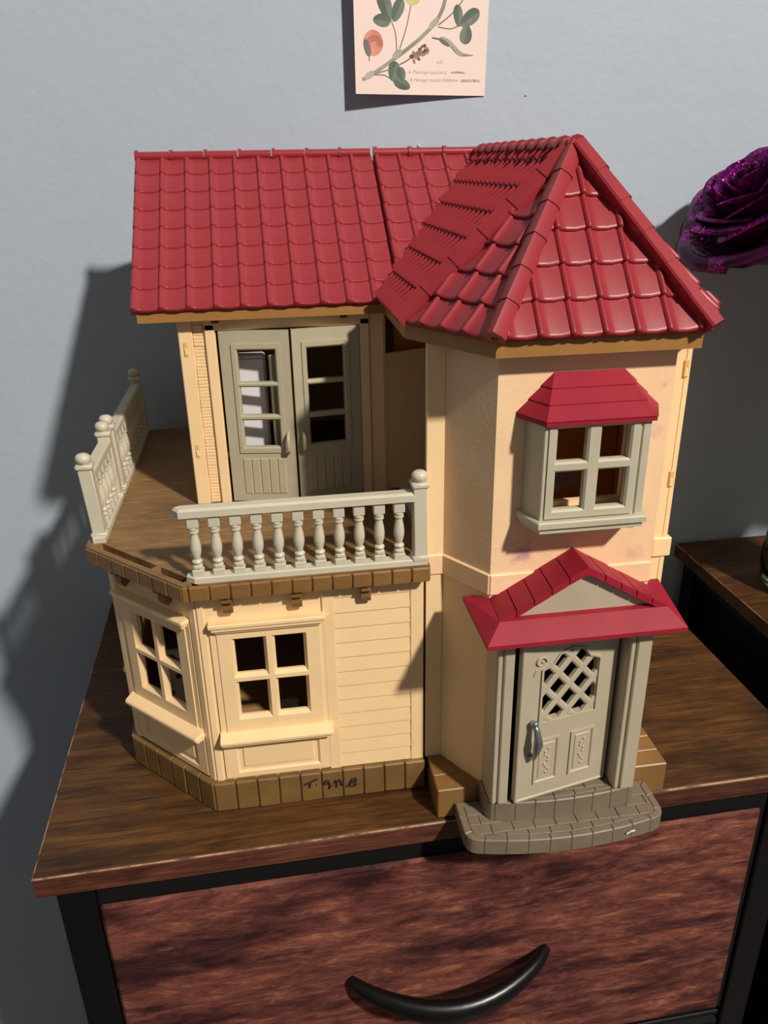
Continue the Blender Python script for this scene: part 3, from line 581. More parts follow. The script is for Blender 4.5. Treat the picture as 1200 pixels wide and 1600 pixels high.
def inside(u, z):
    r_ = False; n = len(arch)
    for i in range(n):
        a, b = arch[i], arch[i-1]
        if (a[1] > z) != (b[1] > z) and u < (b[0]-a[0])*(z-a[1])/(b[1]-a[1])+a[0]: r_ = not r_
    return r_
for sg in (1, -1):
    for k in range(-5, 6):
        pts = []
        for i in range(401):
            t = -6+12*i/400; z = 11.55+sg*t*.82
            u = 3.5+t*.70+k*.86; 
            if inside(u, z): pts.append((u, z))
        if len(pts) > 8: 
            ext = (pts[-1][0]-pts[0][0], pts[-1][1]-pts[0][1]); l = math.hypot(*ext); ex = (ext[0]/l*.25, ext[1]/l*.25)
            if k % 2 == 0 or True:
                if k % 2 == 0: bar(la, (pts[0][0]-ex[0], pts[0][1]-ex[1]), (pts[-1][0]+ex[0], pts[-1][1]+ex[1]), .46, -.3, .03 if sg > 0 else .0)
la.build('lattice', M['door'], fdoor, None, False)
for u0, u1 in ((1.25, 3.05), (3.9, 5.7)):
    MB(fd).slab(u0, u1, 4.2, 7.7, [(u0+.2, u1-.2, 4.4, 7.5)], -.03, .10, .06, .06).build('raised_panel', M['door'], fdoor)
    MB(fd).box(u0+.34, u1-.34, -.03, .06, 4.55, 7.35, .05).build('raised_panel', M['door'], fdoor)
    of = MB(fd); uc = (u0+u1)/2
    for i in range(9): a = i*.24; of.lathe([(.03, -.1), (.10, -.03), (.10, .04), (.02, .1)], (uc+.16*math.sin(i*1.7), .07, 5.0+a), 6)
    of.build('carved_flower', M['door'], fdoor, 60)
cu = MB(fd); cu.tube([(1.25+.42*math.cos(a)*(1-a/9), .06, 13.75+.42*math.sin(a)*(1-a/9)) for a in [i*.5 for i in range(14)]], .07, 6); cu.tube([(1.0, .05, 13.2), (.85, .05, 12.9)], .07, 6); cu.build('carved_scroll', M['door'], fdoor, 60)
ed = MB(fd).box(-.02, .22, -.45, .05, Z0d, Z1d, .05); ed.box(.0, LD, -.45, .06, Z0d-.02, Z0d+.2, .05); ed.build('edge_bead', M['door'], fdoor)
hd = MB(fd); hd.tube([(.92, 0, 9.3), (.92, .35, 9.3), (.98, .55, 9.05), (1.0, .75, 8.5), (1.02, .78, 8.1), (1.0, .65, 7.5), (.98, .5, 6.95), (.98, .35, 6.7), (.98, 0, 6.68)], [.2, .2, .2, .24, .3, .24, .17, .2, .2], 10)
hd.lathe([(.05, 9.25), (.24, 9.35), (.26, 9.5), (.05, 9.65)], (.92, .36, 0), 8); hd = hd.build('handle', M['silver'], fdoor, 60); hd['label'] = 'silver door handle'
# steps
def arc_pts(x0, x1, yb, ys, yc, r=.7, n=14):
    xm = (x0+x1)/2; hw = (x1-x0)/2; fr_ = []
    for i in range(n+1):
        x = x0+r+(x1-x0-2*r)*i/n; fr_.append((x, yc+(ys-yc)*((x-xm)/(hw-r))**2))
    L_ = [(x0, yb), (x0, ys+r*1.0), (x0+r*.12, ys+r*.55), (x0+r*.45, ys+r*.17)]; R2 = [(2*xm-p[0], p[1]) for p in L_[::-1]]
    return L_+fr_+R2
def path_bricks(parent, path, n, depth, z0, z1, mat):
    acc = [0]
    for i in range(1, len(path)): acc.append(acc[-1]+math.dist(path[i], path[i-1]))
    def at(s_):
        for i in range(1, len(path)):
            if s_ <= acc[i]+1e-9: t = (s_-acc[i-1])/(acc[i]-acc[i-1]); return (path[i-1][0]+(path[i][0]-path[i-1][0])*t, path[i-1][1]+(path[i][1]-path[i-1][1])*t)
        return path[-1]
    inn = inset(path, depth)
    def atin(s_):
        for i in range(1, len(path)):
            if s_ <= acc[i]+1e-9: t = (s_-acc[i-1])/(acc[i]-acc[i-1]); return (inn[i-1][0]+(inn[i][0]-inn[i-1][0])*t, inn[i-1][1]+(inn[i][1]-inn[i-1][1])*t)
        return inn[-1]
    L_ = acc[-1]
    for k in range(n):
        a, b = L_*k/n+.02, L_*(k+1)/n-.02; m = 5; so = [at(a+(b-a)*i/m) for i in range(m+1)]; si2 = [atin(a+(b-a)*i/m) for i in range(m+1)]
        MB().prism(so+si2[::-1], z0, z1, .07).build('brick', mat, parent)
def pavers(parent, poly, z0, z1, w_, h_, y0, avoid, mat):
    xs = [p[0] for p in poly]; ys = [p[1] for p in poly]; row = 0; y = max(ys)
    while y > min(ys):
        x = min(xs)-w_*(.5 if row % 2 else .1)
        while x < max(xs):
            q = clip([(x+.024, y-h_+.024), (x+w_-.024, y-h_+.024), (x+w_-.024, y-.024), (x+.035, y-.024)], poly)
            if q and abs(area(q)) > .12:
                cx, cy = sum(p[0] for p in q)/len(q), sum(p[1] for p in q)/len(q)
                if not (avoid and avoid[0] < cx < avoid[1] and cy > avoid[2]): MB().prism(q, z0, z1+random.uniform(-.01, .01), .02).build('paver', mat, parent)
            x += w_
        y -= h_; row += 1
lowp = arc_pts(16.45, 30.2, -3.25, -6.85, -7.5, .9); upp = arc_pts(18.15, 28.55, -2.95, -5.35, -5.75, .6)
st = MB().prism(inset(lowp, .06), .15, 1.24).build('porch_steps', M['step'], H)
path_bricks(st, lowp, 14, .5, .15, 1.32, M['step']); pavers(st, inset(lowp, .53), 1.2, 1.31, 1.46, .86, 0, (18.5, 28.3, -5.2), M['step'])
st2 = MB().prism(inset(upp, .05), 1.24, 2.76).build('porch_steps', M['step'], H)
path_bricks(st2, upp, 11, .32, 1.3, 2.84, M['step']); pavers(st2, inset(upp, .35), 2.7, 2.83, 1.46, .8, 0, None, M['step'])
fk_ = MB().tube([(27.2, -7.34, .75), (27.5, -7.36, .95), (27.75, -7.3, .9)], .06, 6).build('paint_fleck', M['white'], st); fk_['label'] = 'small white fleck on the lower step'
# ---- roofs
TPROF = [(0, .08), (.05, .24), (.11, .30), (.17, .24), (.22, .07), (.42, .03), (.70, .03), (1.0, .08)]
def tile_mesh(tw, th, lift=.20, cx=0.0):
    mb = MB(); n = len(TPROF); r = min(.11, lift*.7)
    for t, hh in TPROF:
        sag = -.09*math.sin(math.pi*max(0, (t-.2)/.8)) if t > .2 else -.02
        u = t*tw; h = hh+lift
        mb.v += [Vector((u, th+.1, hh*.9)), Vector((u, sag+r*1.6, h-.01)), Vector((u, sag+r*.3, h-r*.18)), Vector((u, sag-r*.25, h-r*.62)), Vector((u, sag-r*.32, -.02))]
    for i in range(n-1):
        a, b = i*5, (i+1)*5; mb.f += [(a+q, a+q+1, b+q+1, b+q) for q in range(4)]
    e = (n-1)*5; mb.f += [(0, 4, 3, 2, 1), (e, e+1, e+2, e+3, e+4)]
    return mb
def roof_face(parent, O, U, V, poly, tw, th, u_off=0.0, lift=.20, skip=None):
    U = Vector(U).normalized(); V = Vector(V).normalized(); N = U.cross(V); O = Vector(O)
    us = [p[0] for p in poly]; vs = [p[1] for p in poly]; full = tile_mesh(tw, th, lift); fm = full.mesh('tile', M['roof'], (0, 0, 0), 62)
    r = int(math.floor(min(vs)/th))
    while r*th < max(vs)-.15:
        k = int(math.floor((min(us)-u_off)/tw))-1
        while u_off+k*tw < max(us):
            u0, v0 = u_off+k*tw, r*th; cell = [(u0, v0), (u0+tw, v0), (u0+tw, v0+th), (u0, v0+th)]; q = clip(cell, poly)
            if q and abs(area(q)) > .10 and not (skip and skip(u0, v0)):
                o0 = O+U*u0+V*v0; mt = Matrix(((U.x, V.x, N.x, o0.x*S), (U.y, V.y, N.y, o0.y*S), (U.z, V.z, N.z, o0.z*S), (0, 0, 0, 1)))
                if abs(area(q)) > tw*th*.985: link('tile', fm, parent, mt)
                else:
                    me = fm.copy(); bm = bmesh.new(); bm.from_mesh(me); pc = poly if area(poly) > 0 else poly[::-1]
                    for i in range(len(pc)):
                        a, b = pc[i], pc[(i+1) % len(pc)]; nx, ny = (b[1]-a[1]), -(b[0]-a[0])
                        if abs(a[1]-b[1]) < 1e-6 and a[1] < .01: continue       # keep the lip that hangs over the eave
                        bmesh.ops.bisect_plane(bm, geom=bm.verts[:]+bm.edges[:]+bm.faces[:], plane_co=((a[0]-u0)*S, (a[1]-v0)*S, 0), plane_no=(nx, ny, 0), clear_outer=True)
                    if len(bm.faces): bm.to_mesh(me); bm.free(); link('tile', me, parent, mt)
                    else: bm.free()
            k += 1
        r += 1
def ridge(parent, a, b, n, r=.34, flip=False):
    a, b = Vector(a), Vector(b)
    for k in range(n):
        p, q = a.lerp(b, k/n), a.lerp(b, (k+1)/n-.004); MB().tube([p, p.lerp(q, .10), p.lerp(q, .11), q], [r*1.32, r*1.32, r, r], 12).build('ridge_tile', M['roof'], parent, 50)
def hipcaps(parent, a, b, n1, n2, n=5, w_=.85, h=.55, tall=False):
    a, b = Vector(a), Vector(b); T = (b-a).normalized(); s1 = -n1.cross(T).normalized(); s2 = n2.cross(T).normalized()
    if s1.dot(n2) > 0: s1 = -s1
    if s2.dot(n1) > 0: s2 = -s2
    N = (n1+n2).normalized()
    for k in range(n):
        p, q = a.lerp(b, k/n), a.lerp(b, min(1, (k+1)/n+.015)); rings = []
        for P, sc in ((p, 1.06), (q, .96)):
            rings.append([P+s1*w_*sc+n1*.02, P+s1*w_*.94*sc+n1*h*.80*sc, P+s1*w_*.35*sc+n1*(h+.10)*sc, P+N*(h+.28)*sc, P+s2*w_*.35*sc+n2*(h+.10)*sc, P+s2*w_*.94*sc+n2*h*.80*sc, P+s2*w_*sc+n2*.02])
        if tall:
            rings = [[P+s1*.42*sc+n1*.02, P+s1*.40*sc+n1*h*sc, P+s1*.28*sc+n1*(h+.08)*sc, P+N*(h+.10)*sc, P+s2*.35*sc+n2*(h-.05)*sc, P+s2*w_*sc+n2*.42*sc, P+s2*w_*sc+n2*.02] for P, sc in ((p, 1.06), (q, .95))]
        m = 7; fs = [(i, i+1, m+i+1, m+i) for i in range(m-1)] + [(m-1, 0, m, 2*m-1), tuple(range(m))[::-1], tuple(range(m, 2*m))]
        MB().add(rings[0]+rings[1], fs).build('hip_tile', M['roof'], parent, 28)
RX0, RX1, RG = -2.80, 15.12, 15.32
EY, EZ, RY, RZZ = 10.94, 33.15, 23.29, 42.5; SL = math.hypot(RY-EY, RZZ-EZ); VM = (0, RY-EY, RZZ-EZ)
E1, E2, E3, E4, AP = (13.78, 2.21, 33.35), (17.68, -4.44, 33.35), (29.64, -4.44, 33.35), (33.54, 2.21, 33.35), (23.66, 1.95, 42.43)
vx = lambda v: 13.78+(23.66-13.78)*v/SL     # valley x at slope distance v of the main roof
BY = 33.2; BZ = RZZ-(BY-RY)*.7
def mp(x, v): t = v/SL; return (x, EY+(RY-EY)*t, EZ+(RZZ-EZ)*t)
rA = MB().solid([mp(RX0, 0), mp(vx(0), 0), mp(RX1, (RX1-vx(0))/(vx(SL)-vx(0))*SL), mp(RX1, SL), mp(RX0, SL)], .35)
rA.solid([(RX0, RY, RZZ), (RX1, RY, RZZ), (RX1, BY, BZ), (RX0, BY, BZ)], .35)
rA.solid([(RX0+.3, 11.5, 33.3), (RX0+.3, RY, 42.0), (RX0+.3, BY-.5, BZ-.1)], .2)
rA = rA.build('roof', M['roof'], H, None, False); rA['label'] = 'left roof slope of square red tiles'
roof_face(rA, (RX0, EY, EZ), (1, 0, 0), VM, [(0, 0), (vx(0)-RX0, 0), (RX1-RX0, 2.1), (RX1-RX0, SL-.2), (0, SL-.2)], (RX1-RX0)/10, SL/8, 0, .13)
ridge(rA, (RX0-.02, RY, RZZ+.12), (RX1, RY, RZZ+.12), 7)
rB = MB().solid([mp(RG, (RG-vx(0))/(vx(SL)-vx(0))*SL), mp(vx(SL), SL), mp(RG, SL)], .35); rB.solid([(RG, RY, RZZ), (23.66, RY, RZZ), (27, BY, BZ), (RG, BY, BZ)], .35)
rB.solid([(p[0], p[1], p[2]-.45) for p in (mp(RX1-.1, 2.3), mp(RG+.1, 2.3), mp(RG+.1, SL), mp(RX1-.1, SL))], .15)
rB.solid([(RX1-.1, RY, RZZ-.5), (RG+.1, RY, RZZ-.5), (RG+.1, BY, BZ-.5), (RX1-.1, BY, BZ-.5)], .15)
rB = rB.build('roof', M['roof'], H, None, False); rB['label'] = 'narrow roof slope between the gap and the tower roof'
roof_face(rB, (RG, EY, EZ), (1, 0, 0), VM, [(0, 2.3), (vx(SL)-RG, SL-.2), (0, SL-.2)], (RX1-RX0)/10, SL/8, 0, .13)
ridge(rB, (RG, RY, RZZ+.12), (23.6, RY, RZZ+.12), 3)
VE = 11.2
rT = MB()
rT.solid([(13.78, VE, 33.35), E1, AP, (23.66, RY, 42.43)], .35); rT.solid([E1, E2, AP], .35); rT.solid([E2, E3, AP], .35); rT.solid([E3, E4, AP], .35); rT.solid([E4, (33.54, BY, 33.35), (23.66, RY, 42.43), AP], .35); rT.solid([(33.54, BY, 33.35), (27, BY, BZ), (23.66, RY, 42.43)], .3)
rT = rT.build('tower_roof', M['roof'], H, None, False); rT['label'] = 'steep hipped red tile roof over the tower'
def face_on(a, b, apx, extra=None, tw=1.75, rows=6.5, uo=None, parent=rT):
    a, b, apx = Vector(a), Vector(b), Vector(apx); U = (b-a).normalized(); r_ = apx-a; V = r_-U*r_.dot(U); L_ = V.length; V.normalize()
    uv = lambda p: ((Vector(p)-a).dot(U), (Vector(p)-a).dot(V))
    poly = [uv(p) for p in ([a, b, apx] if not extra else [a, b, apx]+extra)]
    off = uo if uo is not None else (((b-a).length % tw)/2 - tw*.11)
    roof_face(parent, a, U, V, poly, tw, L_/rows, off); return U.cross(V)
nC = face_on((13.78, VE, 33.35), E1, AP, [Vector((23.66, RY, 42.43))], 1.1)
nD = face_on(E1, E2, AP); nE = face_on(E2, E3, AP, None, 1.78, 5.45)
nF = face_on(E3, E4, AP); nG = face_on(E4, (33.54, BY, 33.35), Vector((23.66, RY, 42.43)), [Vector(AP)], 1.75)
hipcaps(rT, E1, AP, nC, nD, 6, .75, .45); hipcaps(rT, E2, AP, nD, nE, 6, .52, .50); hipcaps(rT, E3, AP, nE, nF, 6, .62, .80, True)
ridge(rT, (23.66, 1.5, 42.55), (23.66, RY, 42.55), 11, .45)
# fascia boards under the roofs
fa1 = MB().prism([(RX0+.32, EY+.2), (14.2, EY+.2), (15.1, YB), (RX0+.32, YB)], ZF, 32.95, 0).build('fascia_board', M['fascia'], H)
o_ = [(13.78, 12.5), (13.78, 2.21), (17.68, -4.44), (29.64, -4.44), (33.54, 2.21), (33.54, YB)]
fa2 = MB().prism([(14.2, YB)] + [(14.2, 11.2)] + inset([(13.78, YB)] + o_[1:], .32)[1:], ZF, 33.2, 0).build('fascia_board', M['fascia'], H)

# ------------------------------------------------------------------ small things inside the house
t = thing('toy_wardrobe', (4.6, 14.2, ZD), 'white toy wardrobe seen through the left balcony door', 'toy furniture')
MB().box(2.9, 5.75, 13.5, 15.4, ZD+.0, 29.4, .15).build('body', M['white'], t); MB().box(2.98, 5.65, 13.4, 13.6, 19.3, 29.1, .08).build('door', M['white'], t)
MB().xprism([(13.9, ZD), (14.9, ZD), (14.9, 27), (14.5, 28.6), (13.9, 29.2)], 6.0, 6.9).build('side_panel', M['french'], t)
MB().box(5.75, 6.0, 13.7, 14.3, ZD+.0, 22, .05).build('rail', M['white'], t)
t = thing('toy_bench', (5.5, 5.0, 4.2), 'low white toy bench behind the front ground-floor window', 'toy furniture')
MB().box(4.7, 6.4, 4.4, 5.6, 4.6, 4.95, .12).build('seat', M['white'], t)
for x in (4.8, 6.05):
    for y in (4.5, 5.25): MB().box(x, x+.25, y, y+.25, 4.2, 4.65, .04).build('leg', M['white'], t)
t = thing('toy_armchair', (-2.4, 5.4, 4.2), 'floral toy armchair inside the slanted corner window', 'toy furniture')
MB().box(-3.6, -1.0, 5.2, 7.4, 4.2, 6.4, .4).build('seat', M['floral'], t); MB().box(-3.6, -1.0, 7.0, 8.0, 5.5, 9.0, .4).build('backrest', M['floral'], t)
for x in (-3.6, -1.6): MB().box(x, x+.6, 5.3, 7.1, 5.5, 6.8, .25).build('armrest', M['floral'], t)

# ------------------------------------------------------------------ botanical card on the wall
CX0, CZ0, CW, CH = 15.85, 47.45, 12.0, 15.5
def cy(a): return WALLY-.08-1.45*max(0., 1-a/CW)**1.25
def cardp(a, b, off=0.0): return TF(CX0+a, cy(a)-off, CZ0+b) + Vector((0, .0, 0))
def yfix(p): return p
card = MB(); n = 16; vs = []; fs = []
for i in range(n+1):
    a = CW*i/n*1.0
    for off in (0, .04):
        vs += [cardp(a, -.0+(-.12*(i/n)), off), cardp(a+.02*i, CH, off)]
for i in range(n): p, q = i*4, (i+1)*4; fs += [(p+2, q+2, q+3, p+3), (p, p+1, q+1, q), (p, q, q+2, p+2), (p+1, p+3, q+3, q+1)]
fs += [(0, 2, 3, 1), (n*4, n*4+1, n*4+3, n*4+2)]
cd = card.add(vs, fs).build('botanical_card', M['paper'], None, 40); ORG[cd] = (0, 0, 0)
tag(cd, 'pale pink botanical print card with clover drawings taped to the wall', 'card')
def ab(X_, Y_):
    px, py = 560+X_/5.217, Y_/5.217; return ((px-567)/(203+14*(143-py)/143)*11.85, (145-py)/143*7.05)
SCL = 11.9/205/5.217
def flat(polys, name, mat, off):
    mb = MB()
    for pl_ in polys: mb.add([cardp(a, b, .04+off) for a, b in pl_] + [cardp(a, b, .035) for a, b in pl_], [tuple(range(len(pl_))), tuple(range(len(pl_), 2*len(pl_)))[::-1]] + [(i, (i+1) % len(pl_), len(pl_)+(i+1) % len(pl_), len(pl_)+i) for i in range(len(pl_))])
    return mb.build(name, M[mat], cd)
def ell(X_, Y_, rx, ry, ang=0, n=22, tip=0.0):
    a0, b0 = ab(X_, Y_); ca, sa = math.cos(math.radians(ang)), math.sin(math.radians(ang)); out = []
    for i in range(n):
        th = 2*math.pi*i/n; x, y = rx*math.cos(th), ry*math.sin(th)
        if tip: x *= 1-tip*(y/ry)*.5
        out.append((a0+(x*ca-y*sa)*SCL, b0+(x*sa+y*ca)*SCL))
    return out
def ribbon(pts, w0, w1=None):
    P = []; w1 = w0 if w1 is None else w1
    q = [Vector((*ab(*p), 0)) for p in pts]; sm = []
    for i in range(len(q)-1):
        p0, p1, p2, p3 = q[max(0, i-1)], q[i], q[i+1], q[min(len(q)-1, i+2)]
        for k in range(6): t = k/6; sm.append(.5*((2*p1)+(p2-p0)*t+(2*p0-5*p1+4*p2-p3)*t*t+(3*p1-p0-3*p2+p3)*t**3))
    sm.append(q[-1]); L_, R_ = [], []
    for i, p in enumerate(sm):
        d = (sm[min(i+1, len(sm)-1)]-sm[max(i-1, 0)]).normalized(); nn = Vector((-d.y, d.x, 0))*(w0+(w1-w0)*i/(len(sm)-1))*SCL/2; L_.append(((p+nn).x, (p+nn).y)); R_.append(((p-nn).x, (p-nn).y))
    return [[L_[i], L_[i+1], R_[i+1], R_[i]] for i in range(len(sm)-1)]
def halfleaf(X_, Y_, rx, ry, ang, tip=.3): e = ell(X_, Y_, rx, ry, ang, 22, tip); return e[5:17]
flat(ribbon([(345, 165), (378, 270), (382, 400)], 8), 'printed_stem', 'p_thin', .006)
flat(ribbon([(522, 25), (470, 220), (408, 385)], 8), 'printed_stem', 'p_thin', .006)
flat(ribbon([(745, 190), (860, 105), (960, 0), (990, -50)], 9), 'printed_stem', 'p_thin', .006); flat(ribbon([(740, 205), (850, 218), (930, 186)], 8), 'printed_stem', 'p_thin', .006)
flat(ribbon([(190, 595), (250, 575), (330, 555)], 8), 'printed_stem', 'p_thin', .006); flat(ribbon([(190, 600), (280, 605), (360, 665)], 8), 'printed_stem', 'p_thin', .006)
flat(ribbon([(500, 458), (450, 490), (400, 515)], 9), 'printed_stem', 'p_thin', .006)
flat(ribbon([(92, 640), (180, 592), (400, 440), (560, 320), (660, 232), (735, 150), (790, 60), (830, -60)], 26, 30), 'printed_stem', 'p_stem', .010)
[flat([e], 'printed_node', 'p_node', .014) for e in (ell(385, 430, 48, 24, 38), ell(150, 602, 45, 24, 30), ell(708, 178, 55, 24, 40))]
for (X_, Y_, rx, ry, ang) in ((268, 165, 45, 70, -92), (298, 45, 52, 112, 22), (404, 82, 44, 84, -24), (922, 112, 38, 76, 8), (1022, 128, 50, 92, -55), (980, 262, 50, 66, 172), (352, 566, 46, 68, -10), (412, 590, 36, 50, 20), (416, 670, 40, 72, 68)):
    lf = flat([ell(X_, Y_, rx, ry, ang, 22, -.35)], 'printed_leaf', 'p_leaf', .016); 
    e = ell(X_, Y_, rx, ry, ang, 22, -.35); flat([e[5:17]], 'printed_leaf', 'p_leafdark', .020)
flat([ell(535, 0, 56, 34, 0)], 'printed_flower', 'p_yellow', .014)
flat([ell(190, 345, 80, 88, 0)], 'printed_shell', 'p_coral', .012)
for r_ in (62, 46, 30): flat(ribbon([(190+r_*math.cos(a)+8, 352+r_*math.sin(a)) for a in [math.pi*1.0+.45*i for i in range(9)]], 7), 'printed_line', 'p_coraldark', .018)
flat([ell(140, 385, 26, 60, 15)], 'printed_pod', 'p_grey', .02); flat(ribbon([(150, 420), (154, 460), (150, 490)], 12, 5), 'printed_stem', 'p_grey', .02)
random.seed(3); rc = []; rl = []
for i in range(46):
    t, s_ = random.uniform(-1, 1), random.uniform(-1, 1); X_, Y_ = 575+80*t*.84-36*s_*.5, 422-80*t*.55-36*s_*.84
    (rc if i % 3 else rl).append(ell(X_, Y_, 14, 10, random.uniform(0, 180), 8))
flat(rc, 'printed_seed_head', 'p_brown', .014)['kind'] = 'stuff'; flat(rl, 'printed_seed_head', 'p_brownlight', .02)['kind'] = 'stuff'
flat(ribbon([(685, 292), (740, 302), (765, 312)], 10, 14), 'printed_pod', 'p_grey', .014); flat([ell(800, 322, 58, 26, -22)], 'printed_pod', 'p_pod', .012); flat([ell(790, 330, 50, 14, -28)], 'printed_pod', 'p_grey', .016)
flat(ribbon([(830, 330), (880, 375), (940, 420), (1032, 428)], 42, 4), 'printed_pod', 'p_pod', .014); flat(ribbon([(845, 365), (890, 415), (940, 436), (1030, 430)], 6, 3), 'printed_line', 'p_grey', .018)
def text(body, X0_, X1_, Yb, mat, shear, hscale=1.0):
    cu_ = bpy.data.curves.new('printed_text', 'FONT'); cu_.body = body; cu_.shear = shear; cu_.size = 1.0; cu_.resolution_u = 3
    tmp = bpy.data.objects.new('printed_text', cu_); COL.objects.link(tmp); bpy.context.view_layer.update()
    me = bpy.data.meshes.new_from_object(tmp.evaluated_get(bpy.context.evaluated_depsgraph_get())); bpy.data.objects.remove(tmp)
    a0, b0 = ab(X0_, Yb); a1, b1 = ab(X1_, Yb); wid = max(v.co.x for v in me.vertices); k_ = (a1-a0)/wid
    for v in me.vertices: v.co = cardp(a0+v.co.x*k_, b0+v.co.y*k_*hscale, .055)*S
    me.materials.clear(); me.materials.append(M[mat]); link('printed_text', me, cd)
text('632.', 712, 770, 500, 'p_script', .35); text('A. Medicago lupulina L.', 465, 795, 585, 'p_script', .4, .95); text('B. Medicago maculata Willdenow.', 480, 890, 650, 'p_script', .4, 1.15)
text('HOPFENKL.', 835, 955, 582, 'p_bold', 0, .95); text('GEFLECKTER KL.', 912, 1082, 652, 'p_bold', 0, 1.1)

# ------------------------------------------------------------------ glitter roses in a glass vase
def petal_mesh(rad, hgt, wid, flare, seed, curl):
    mb = MB(); nu, nv = 10, 8; vs = []
    for j in range(nv+1):
        t = j/nv
        for i in range(nu+1):
            s_ = -1+2*i/nu; env = math.sin(math.pi*min(1, .12+.88*t*.62))**.7
            ph = s_*wid*env; nz = noise.noise(Vector((s_*1.7+seed, t*2.1, seed*.37)))*.5
            r_ = rad*(.25+.75*math.sin(min(1, t*1.25)*math.pi/2)) + flare*max(0, t-.45)**2*3.2 + .22*nz
            z = hgt*(t*(1-.10*s_*s_*t)) - curl*max(0, t-.78)**2*14 + .25*nz*t
            vs.append((r_*math.cos(ph), r_*math.sin(ph), z))
    fs = [(j*(nu+1)+i, j*(nu+1)+i+1, (j+1)*(nu+1)+i+1, (j+1)*(nu+1)+i) for j in range(nv) for i in range(nu)]
    return mb.add(vs, fs).mesh('petal', M['petal'], (0, 0, 0), 180)
PM = [petal_mesh(r, h, w_, f, sd, c_) for r, h, w_, f, sd, c_ in ((.55, 5.6, 1.7, .1, 1.3, 0), (1.1, 5.6, 1.3, .3, 2.7, .2), (1.75, 5.6, 1.1, .7, 4.1, .5), (2.5, 5.5, .95, 1.2, 6.3, .9), (3.3, 5.1, .9, 1.7, 8.8, 1.2), (4.0, 4.4, .85, 2.2, 11.9, 1.5))]
def flower(parent, base, axis, sc, spin=0.0, tall=1.0):
    Z_ = Vector(axis).normalized(); Rm = Matrix.Translation((Vector(base)-Vector(ORG[parent]))*S) @ Z_.to_track_quat('Z', 'Y').to_matrix().to_4x4() @ Matrix.Rotation(spin, 4, 'Z') @ Matrix.Scale(sc, 4) @ Matrix.Scale(tall, 4, (0, 0, 1))
    for lay, n_ in enumerate((3, 4, 5, 5, 6, 6)):
        for k in range(n_):
            o = link('petal', PM[lay], parent, Rm @ Matrix.Rotation(2*math.pi*k/n_+lay*.55+random.uniform(-.12, .12), 4, 'Z') @ Matrix.Rotation(random.uniform(-.07, .07), 4, 'Y'))
            sm = o.modifiers.new('thickness', 'SOLIDIFY'); sm.thickness = .0009
    sp = MB()
    for k in range(5):
        a = 2*math.pi*k/5; ca, sa = math.cos(a), math.sin(a); sp.add([(ca*.3-sa*.5, sa*.3+ca*.5, -.1), (ca*.3+sa*.5, sa*.3-ca*.5, -.1), (ca*4.6, sa*4.6, 1.4), (ca*2.6, sa*2.6, .2)], [(0, 1, 3), (1, 2, 3), (2, 0, 3), (0, 2, 1)])
    link('calyx', sp.mesh('calyx', M['petal'], (0, 0, 0)), parent, Rm)
def stem(parent, base, axis, to):
    b0 = Vector(base); e0 = Vector(to); A0 = b0-Vector(axis).normalized()*3.5; mid = A0.lerp(e0, .5)
    MB().tube([b0, b0.lerp(A0, .6), A0.lerp(mid, .2), mid, e0], [.4, .28, .25, .25, .25], 8).build('stem', M['leaf'], parent, 60)
    for sg in (1, -1):
        lm = MB(); m0 = A0.lerp(e0, .22 if sg > 0 else .4); D_ = Vector((.75, .5*sg, .35)).normalized(); W_ = D_.cross(Vector((0, 0, 1))).normalized(); pts = []
        for i in range(6): t = i/5; wv = 1.6*math.sin(math.pi*t); c_ = m0+D_*(5.2*t)+Vector((0, 0, -1.6*t*t)); pts += [c_-W_*wv, c_+Vector((0, 0, -.25*wv)), c_+W_*wv]
        lm.add(pts, [(i*3+k, i*3+k+1, i*3+k+4, i*3+k+3) for i in range(5) for k in (0, 1)])
        lm.build('leaf', M['leaf'], parent, 180)
VX, VY = 60.6, 22.3
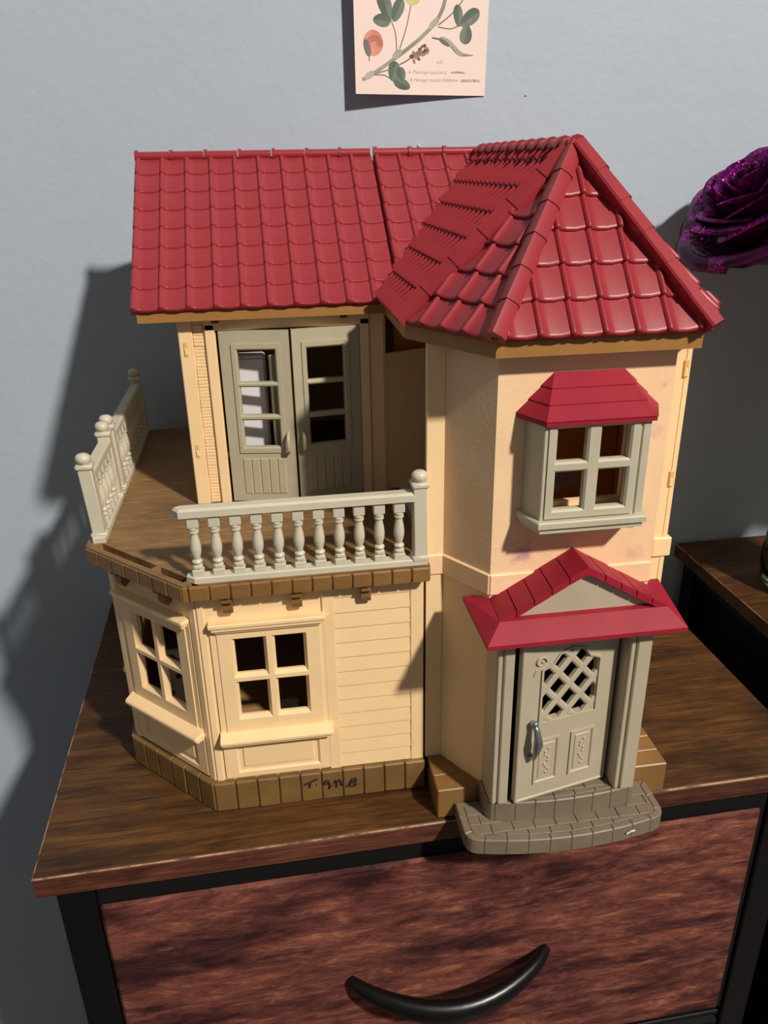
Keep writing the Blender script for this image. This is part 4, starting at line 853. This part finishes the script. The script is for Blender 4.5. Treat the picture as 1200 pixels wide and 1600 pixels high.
rs = thing('rose', (53.6, 26.8, 33.6), 'purple glitter rose leaning out past the right edge', 'artificial flower')
flower(rs, (53.6, 26.8, 33.6), (-.52, -.14, .66), 1.2, .4, 1.4); stem(rs, (53.6, 26.8, 33.6), (-.52, -.14, .66), (VX-1.2, VY+.6, 14))
bq = thing('unseen_rose_bouquet', (VX, VY, 2), 'added bunch of purple glitter roses in the vase, out of view, shading the wall', 'bouquet')  # out of view, added so the heads cast the shadow on the right-hand wall
for i, (p, ax_) in enumerate((((55.5, 17.5, 41), (-.3, -.1, 1)), ((56.5, 16.5, 29.5), (-.6, -.4, .8)), ((63, 18, 44), (0, 0, 1)), ((61.5, 15.5, 34.5), (0, -.5, .9)), ((64, 13.5, 24.5), (.3, -.8, .6)), ((69, 18, 37), (.6, 0, .8)), ((69.5, 16, 27), (.8, -.3, .6)), ((57.5, 15.5, 20.5), (-.5, -.7, .4)), ((58.4, 20.2, 33.6), (-.2, .2, 1)), ((64.6, 20.5, 26.5), (.3, .3, .9)))):
    h_ = thing('flower_head', p, 'x', 'x'); del h_['label']; del h_['category']; h_.parent = bq; h_.location = (Vector(p)-Vector(ORG[bq]))*S
    flower(h_, p, ax_, 1.12, i*.7); 
    b0 = Vector(p); A0 = b0-Vector(ax_).normalized()*3; MB().tube([b0, A0, A0.lerp(Vector((VX+math.cos(i)*1.2, VY+math.sin(i)*1.2, 13)), .6), Vector((VX+math.cos(i)*1.2, VY+math.sin(i)*1.2, 13)), Vector((VX-math.cos(i)*1.8, VY-math.sin(i)*1.8, 2.2))], .25, 8).build('stem', M['leaf'], h_, 60)
vase = MB().lathe([(.1, .1), (4.2, .1), (4.75, .9), (4.95, 3.0), (4.6, 7.0), (3.6, 12.0), (3.1, 15.5), (3.5, 18.0), (3.25, 18.0), (2.85, 15.5), (3.35, 12), (4.3, 7), (4.6, 3.2), (4.4, 1.3), (3.9, .8), (.1, .8)], (VX, VY, 0), 40).build('vase', M['glass'], None, 40)
tag(vase, 'green glass vase on the second nightstand at the right edge', 'vase')
